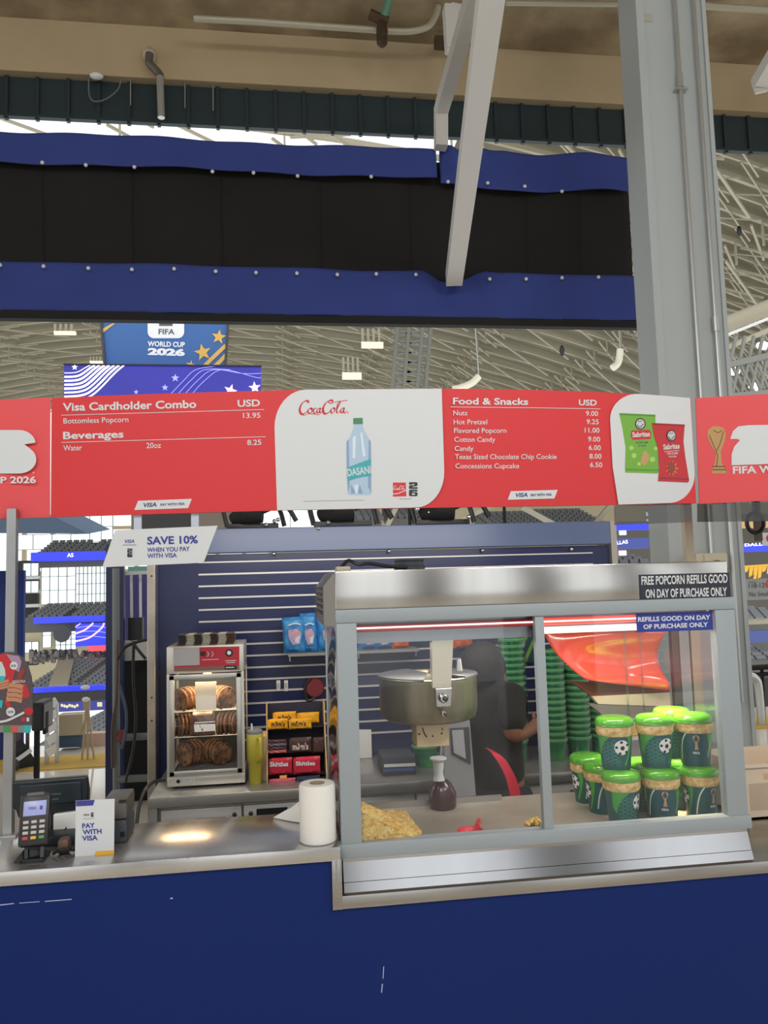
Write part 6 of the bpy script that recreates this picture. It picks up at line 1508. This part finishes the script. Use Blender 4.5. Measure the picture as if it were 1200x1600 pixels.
# popcorn heap
rnd = random.Random(11); hp = MB()
def heap_h(x, y): 
    return max(0, .135*(1-(x-.235)/.21)**.8*max(0, 1-max(0, (y-2.56))/.36)) if x < .445 else 0
n_ = 0
PCM = mat('popcorn_yellow', (222, 198, 132), .8, var=.35, scale=40, rgb2=(206, 160, 72))
hx = MB(); G1, G2 = 20, 16
hx.add([(.235+.21*i/G1, MY+.02+.45*j/G2, FZ+heap_h(.235+.21*i/G1, MY+.02+.45*j/G2)) for j in range(G2+1) for i in range(G1+1)], [(j*(G1+1)+i, j*(G1+1)+i+1, (j+1)*(G1+1)+i+1, (j+1)*(G1+1)+i) for j in range(G2) for i in range(G1)], True)
for i in range(1500):
    x = .24+.2*rnd.random()**1.2; y = MY+.022+.42*rnd.random()**1.8; h = heap_h(x, y)
    if h < .004: 
        if rnd.random() > .05: continue
    r_ = rnd.uniform(.007, .0115)
    random.seed(i); hx.ball((x, y, FZ+h+r_*.4), r_, 6, 4, (1, 1, .85), .35)
fc = []
for i in range(G1+1): fc.append((.235+.21*i/G1, MY+.02, FZ))
hx.add(fc+[(x, y, FZ+heap_h(x, y)) for x, y, _ in fc], [(i, i+1, G1+2+i, G1+1+i) for i in range(G1)])
for i in range(700):
    x = .24+.2*rnd.random()**1.2; h = heap_h(x, MY+.02)
    if h < .004: continue
    random.seed(i+5000); hx.ball((x, MY+.0205, FZ+h*rnd.random()), rnd.uniform(.007, .0105), 6, 4, (1, .8, 1), .35)
o = hx.build('popcorn_heap', PCM, loc=(.3, MY+.1, FZ)); tag(o, 'heap of yellow popcorn in the left corner of the popcorn machine', 'popcorn', None, 'stuff')
for k, (u, Y) in enumerate(((839, 2.63), (660, 2.96), (905, 2.50))):
    m_ = MB(); q = P(u, 1290, Y)
    random.seed(k)
    for i in range(4): m_.ball((q.x+.006*math.cos(i*1.6), Y+.004*math.sin(i*2), FZ+.022+.006*math.sin(i*1.6) if k == 0 else FZ+.008), .0065, 7, 5, (1, 1, 1), .3)
    if k == 0:
        for i in range(14): m_.ball((q.x+random.uniform(-.03, .02), Y+random.uniform(0, .03), FZ+random.uniform(.006, .016)), .008, 7, 5, (1, 1, 1), .3)
    if k < 1: solo(m_, 'loose_popcorn', PCM, 'small clump of popcorn at the foot of the centre bar', 'popcorn')
random.seed(5)
sc2 = empty('popcorn_scoop', (P(735, 1300, 2.56).x, 2.56, FZ), 'red plastic scoop lying on the machine floor below the kettle', 'scoop')
q = sc2.location
MB().lathe([(0, .004), (.028, .002), (.040, .016), (.043, .030), (.041, .030), (.036, .016), (.026, .008), (0, .008)], q, 24).build('bowl', mat('scoop_red', (204, 44, 64), .35), sc2)
MB().tube([(q.x+.03, q.y+.03, q.z+.03), (q.x+.06, q.y+.12, q.z+.02)], .009, 10).build('handle', mat('scoop_red', (204, 44, 64), .35), sc2)
jg = empty('syrup_bottle', (P(692, 1255, 2.93).x, 2.93, FZ), 'white necked dark red bottle standing at the back of the machine under the kettle', 'bottle')
q = jg.location
MB().lathe([(0, 0), (.045, 0), (.05, .008), (.05, .055), (.035, .085), (.022, .10), (0, .10)], q, 28).build('body', mat('bottle_maroon', (62, 34, 42), .2), jg)
MB().lathe([(.022, .10), (.016, .125), (.020, .150), (.020, .165), (.032, .178), (.030, .182), (0, .182)], (q.x-.012, q.y, q.z), 24).build('neck', mat('neck_white', (206, 212, 214), .3), jg)
# lamps inside, plus an added spot imitating the sun patch on the buckets
for (nm, loc, e_, c_, sx, sy_) in (('sun_patch_spot', (1.36, 2.72, 1.52), 2.6, (1, .86, .5), .05, .05), ('cabinet_lamp', (.5, 2.62, 1.50), 2.6, (1, .93, .82), .5, .04), ('cabinet_lamp', (1.12, 2.62, 1.52), 3.2, (1, .93, .85), .45, .04)):
    L = bpy.data.lights.new(nm, 'AREA'); L.shape = 'RECTANGLE'; L.size = sx; L.size_y = sy_; L.energy = e_; L.color = c_
    if nm == 'sun_patch_spot': L.spread = math.radians(60)
    o = bpy.data.objects.new(nm, L); COL.objects.link(o); o.location = loc

# ------------------------------------------------------------------ person behind the machine
def skinned(name, nodes, edges, mt, parent=None, loc=(0, 0, 0), sub=2):
    base = wloc(parent) if parent else Vector(loc)
    me = bpy.data.meshes.new(name); me.from_pydata([Vector(n[0])-base for n in nodes], edges, [])
    o = bpy.data.objects.new(name, me); COL.objects.link(o)
    if parent: o.parent = parent
    else: o.location = base
    md = o.modifiers.new('skin', 'SKIN'); md.use_smooth_shade = True
    sv = me.skin_vertices[0] if me.skin_vertices else None
    for i, n in enumerate(nodes):
        r_ = n[1] if isinstance(n[1], tuple) else (n[1], n[1])
        me.skin_vertices[0].data[i].radius = r_; me.skin_vertices[0].data[i].use_root = (i == 0)
    s2 = o.modifiers.new('sub', 'SUBSURF'); s2.levels = sub; s2.render_levels = sub
    me.materials.append(mt); return o
f_ = Vector((.80, .60, 0)); rt_ = Vector((.60, -.80, 0)); zc = Vector((0, 0, 1))
PX, PY = P(782, 1210, 3.34).x, 3.34
hip = Vector((PX-.01, PY, .80)); chest = Vector((PX-.02, PY, 1.10)); neckb = P(768, 1092, 3.33); hd = P(758, 1050, 3.32); hdt = P(756, 1022, 3.32)
shR = P(797, 1086, 3.19); shL = chest-rt_*.17+Vector((-.01, 0, .10)); shR_in = chest+rt_*.10+Vector((0, 0, .12))
elR = P(800, 1152, 3.13); wrR = P(832, 1138, 3.26); palmR = wrR+(wrR-elR).normalized()*.05
elL = shL+Vector((.10, .08, -.24)); wrL = elL+f_*.2+Vector((.0, .0, .05)); palmL = wrL+f_*.05
nodes = [(hip, (.095, .075))]; edges = []
def add(p, r_, par): nodes.append((Vector(p), r_)); edges.append((par, len(nodes)-1)); return len(nodes)-1
s1 = add((hip+chest)/2, (.10, .075), 0); s2 = add(chest, (.115, .08), s1); nk_ = add(neckb, .05, s2); h1 = add(hd, (.082, .088), nk_); h2 = add(hdt, (.075, .08), h1)
nz_ = add(hd+f_*.10+zc*-.005, .012, h1)
aR0 = add(shR, .052, s2); aR1 = add(elR, .040, aR0); aR2 = add(wrR, .027, aR1); aR3 = add(palmR, (.034, .018), aR2)
aL0 = add(shL, .052, s2); aL1 = add(elL, .038, aL0); aL2 = add(wrL, .027, aL1); aL3 = add(palmL, (.034, .018), aL2)
for palm, idx, dv in ((palmR, aR3, (wrR-elR).normalized()), (palmL, aL3, f_)):
    side = dv.cross(zc).normalized(); upv = zc
    for k, (o_, l_) in enumerate(((-.027, .058), (-.009, .07), (.009, .066), (.026, .052))):
        b0_ = palm+upv*(-o_)+dv*.022; a1 = add(b0_, .0095, idx); a2 = add(b0_+dv*l_*.5-side*.008, .0085, a1); a3 = add(b0_+dv*l_*.85-side*.028, .0075, a2)
    t1 = add(palm+upv*.030-side*.01-dv*.01, .010, idx); t2 = add(palm+upv*.052-side*.03+dv*.02, .0085, t1)
for sgn in (-1, 1):
    th = add(hip+rt_*.085*sgn-zc*.08, .06, 0); kn_ = add(hip+rt_*.09*sgn-zc*.40+f_*.02, .055, th); an = add(Vector((hip.x, hip.y, .08))+rt_*.09*sgn-f_*.02, .04, kn_); ft = add(Vector((hip.x, hip.y, .035))+rt_*.095*sgn+f_*.14, (.04, .03), an)
person = skinned('person', nodes, edges, mat('skin_brown', (122, 78, 56), .6), loc=(hip.x, hip.y, 0))
tag(person, 'person in black shirt with red apron band, turned away behind the popcorn machine', 'person')
BSH = mat('shirt_black', (22, 21, 24), .9)
nodes = [(hip-zc*.03, (.165, .13))]; edges = []
c0 = add((hip+chest)/2, (.15, .118), 0); c1 = add(chest-zc*.05, (.155, .12), c0); c2 = add(chest+zc*.09, (.14, .105), c1); add(neckb-zc*.03, .066, c2)
a = add(shR, .072, c2); b2 = add(shR.lerp(elR, .92), .062, a)
a = add(shL, .07, c2); add(shL.lerp(elL, .7), .062, a)
skinned('shirt', nodes, edges, BSH, person)
nodes = [(hip+zc*.02, (.15, .12))]; edges = []; add(hip+zc*.11, (.14, .108), 0)
for sgn in (-1, 1):
    t_ = add(hip+rt_*.08*sgn-zc*.14, .105, 0); k_ = add(hip+rt_*.09*sgn-zc*.42+f_*.02, .068, t_); add(Vector((hip.x, hip.y, .1))+rt_*.09*sgn-f_*.02, .056, k_)
skinned('trousers', nodes, edges, mat('trousers_black', (26, 28, 34), .85), person)
hr = MB(); random.seed(9)
q = P(756, 1046, 3.325)
hr.ball((q.x-.008, q.y-.006, q.z+.012), .104, 22, 16, (.96, .96, 1.06), .03)
hr.ball((q.x+.012, q.y-.02, q.z-.06), .072, 16, 10, (1, .9, 1), .03)
hr.build('hair', mat('hair_dark', (26, 18, 18), .7, var=.4, scale=30, bump=.5), person)
ap = MB(); pts = catmull([tuple(P(761, 1170, 3.175)), tuple(P(775, 1180, 3.14)), tuple(P(789, 1200, 3.135)), tuple(P(800, 1225, 3.14)), tuple(P(808, 1262, 3.15))], 6)
L_ = []; 
for i, p in enumerate(pts):
    p = Vector(p); w_ = .012+.022*min(1, i/8); L_ += [p+Vector((-w_*.6, -.004, w_*.3)), p+Vector((w_*.75, .0, -w_*.1)), p+Vector((w_*.7, .012, -w_*.1)), p+Vector((-w_*.6, .010, w_*.3))]
fs = [(i*4+k, i*4+(k+1) % 4, i*4+4+(k+1) % 4, i*4+4+k) for i in range(len(pts)-1) for k in range(4)]
ap.add(L_, fs, True); ap.build('apron_band', mat('apron_red', (200, 36, 60), .7), person)
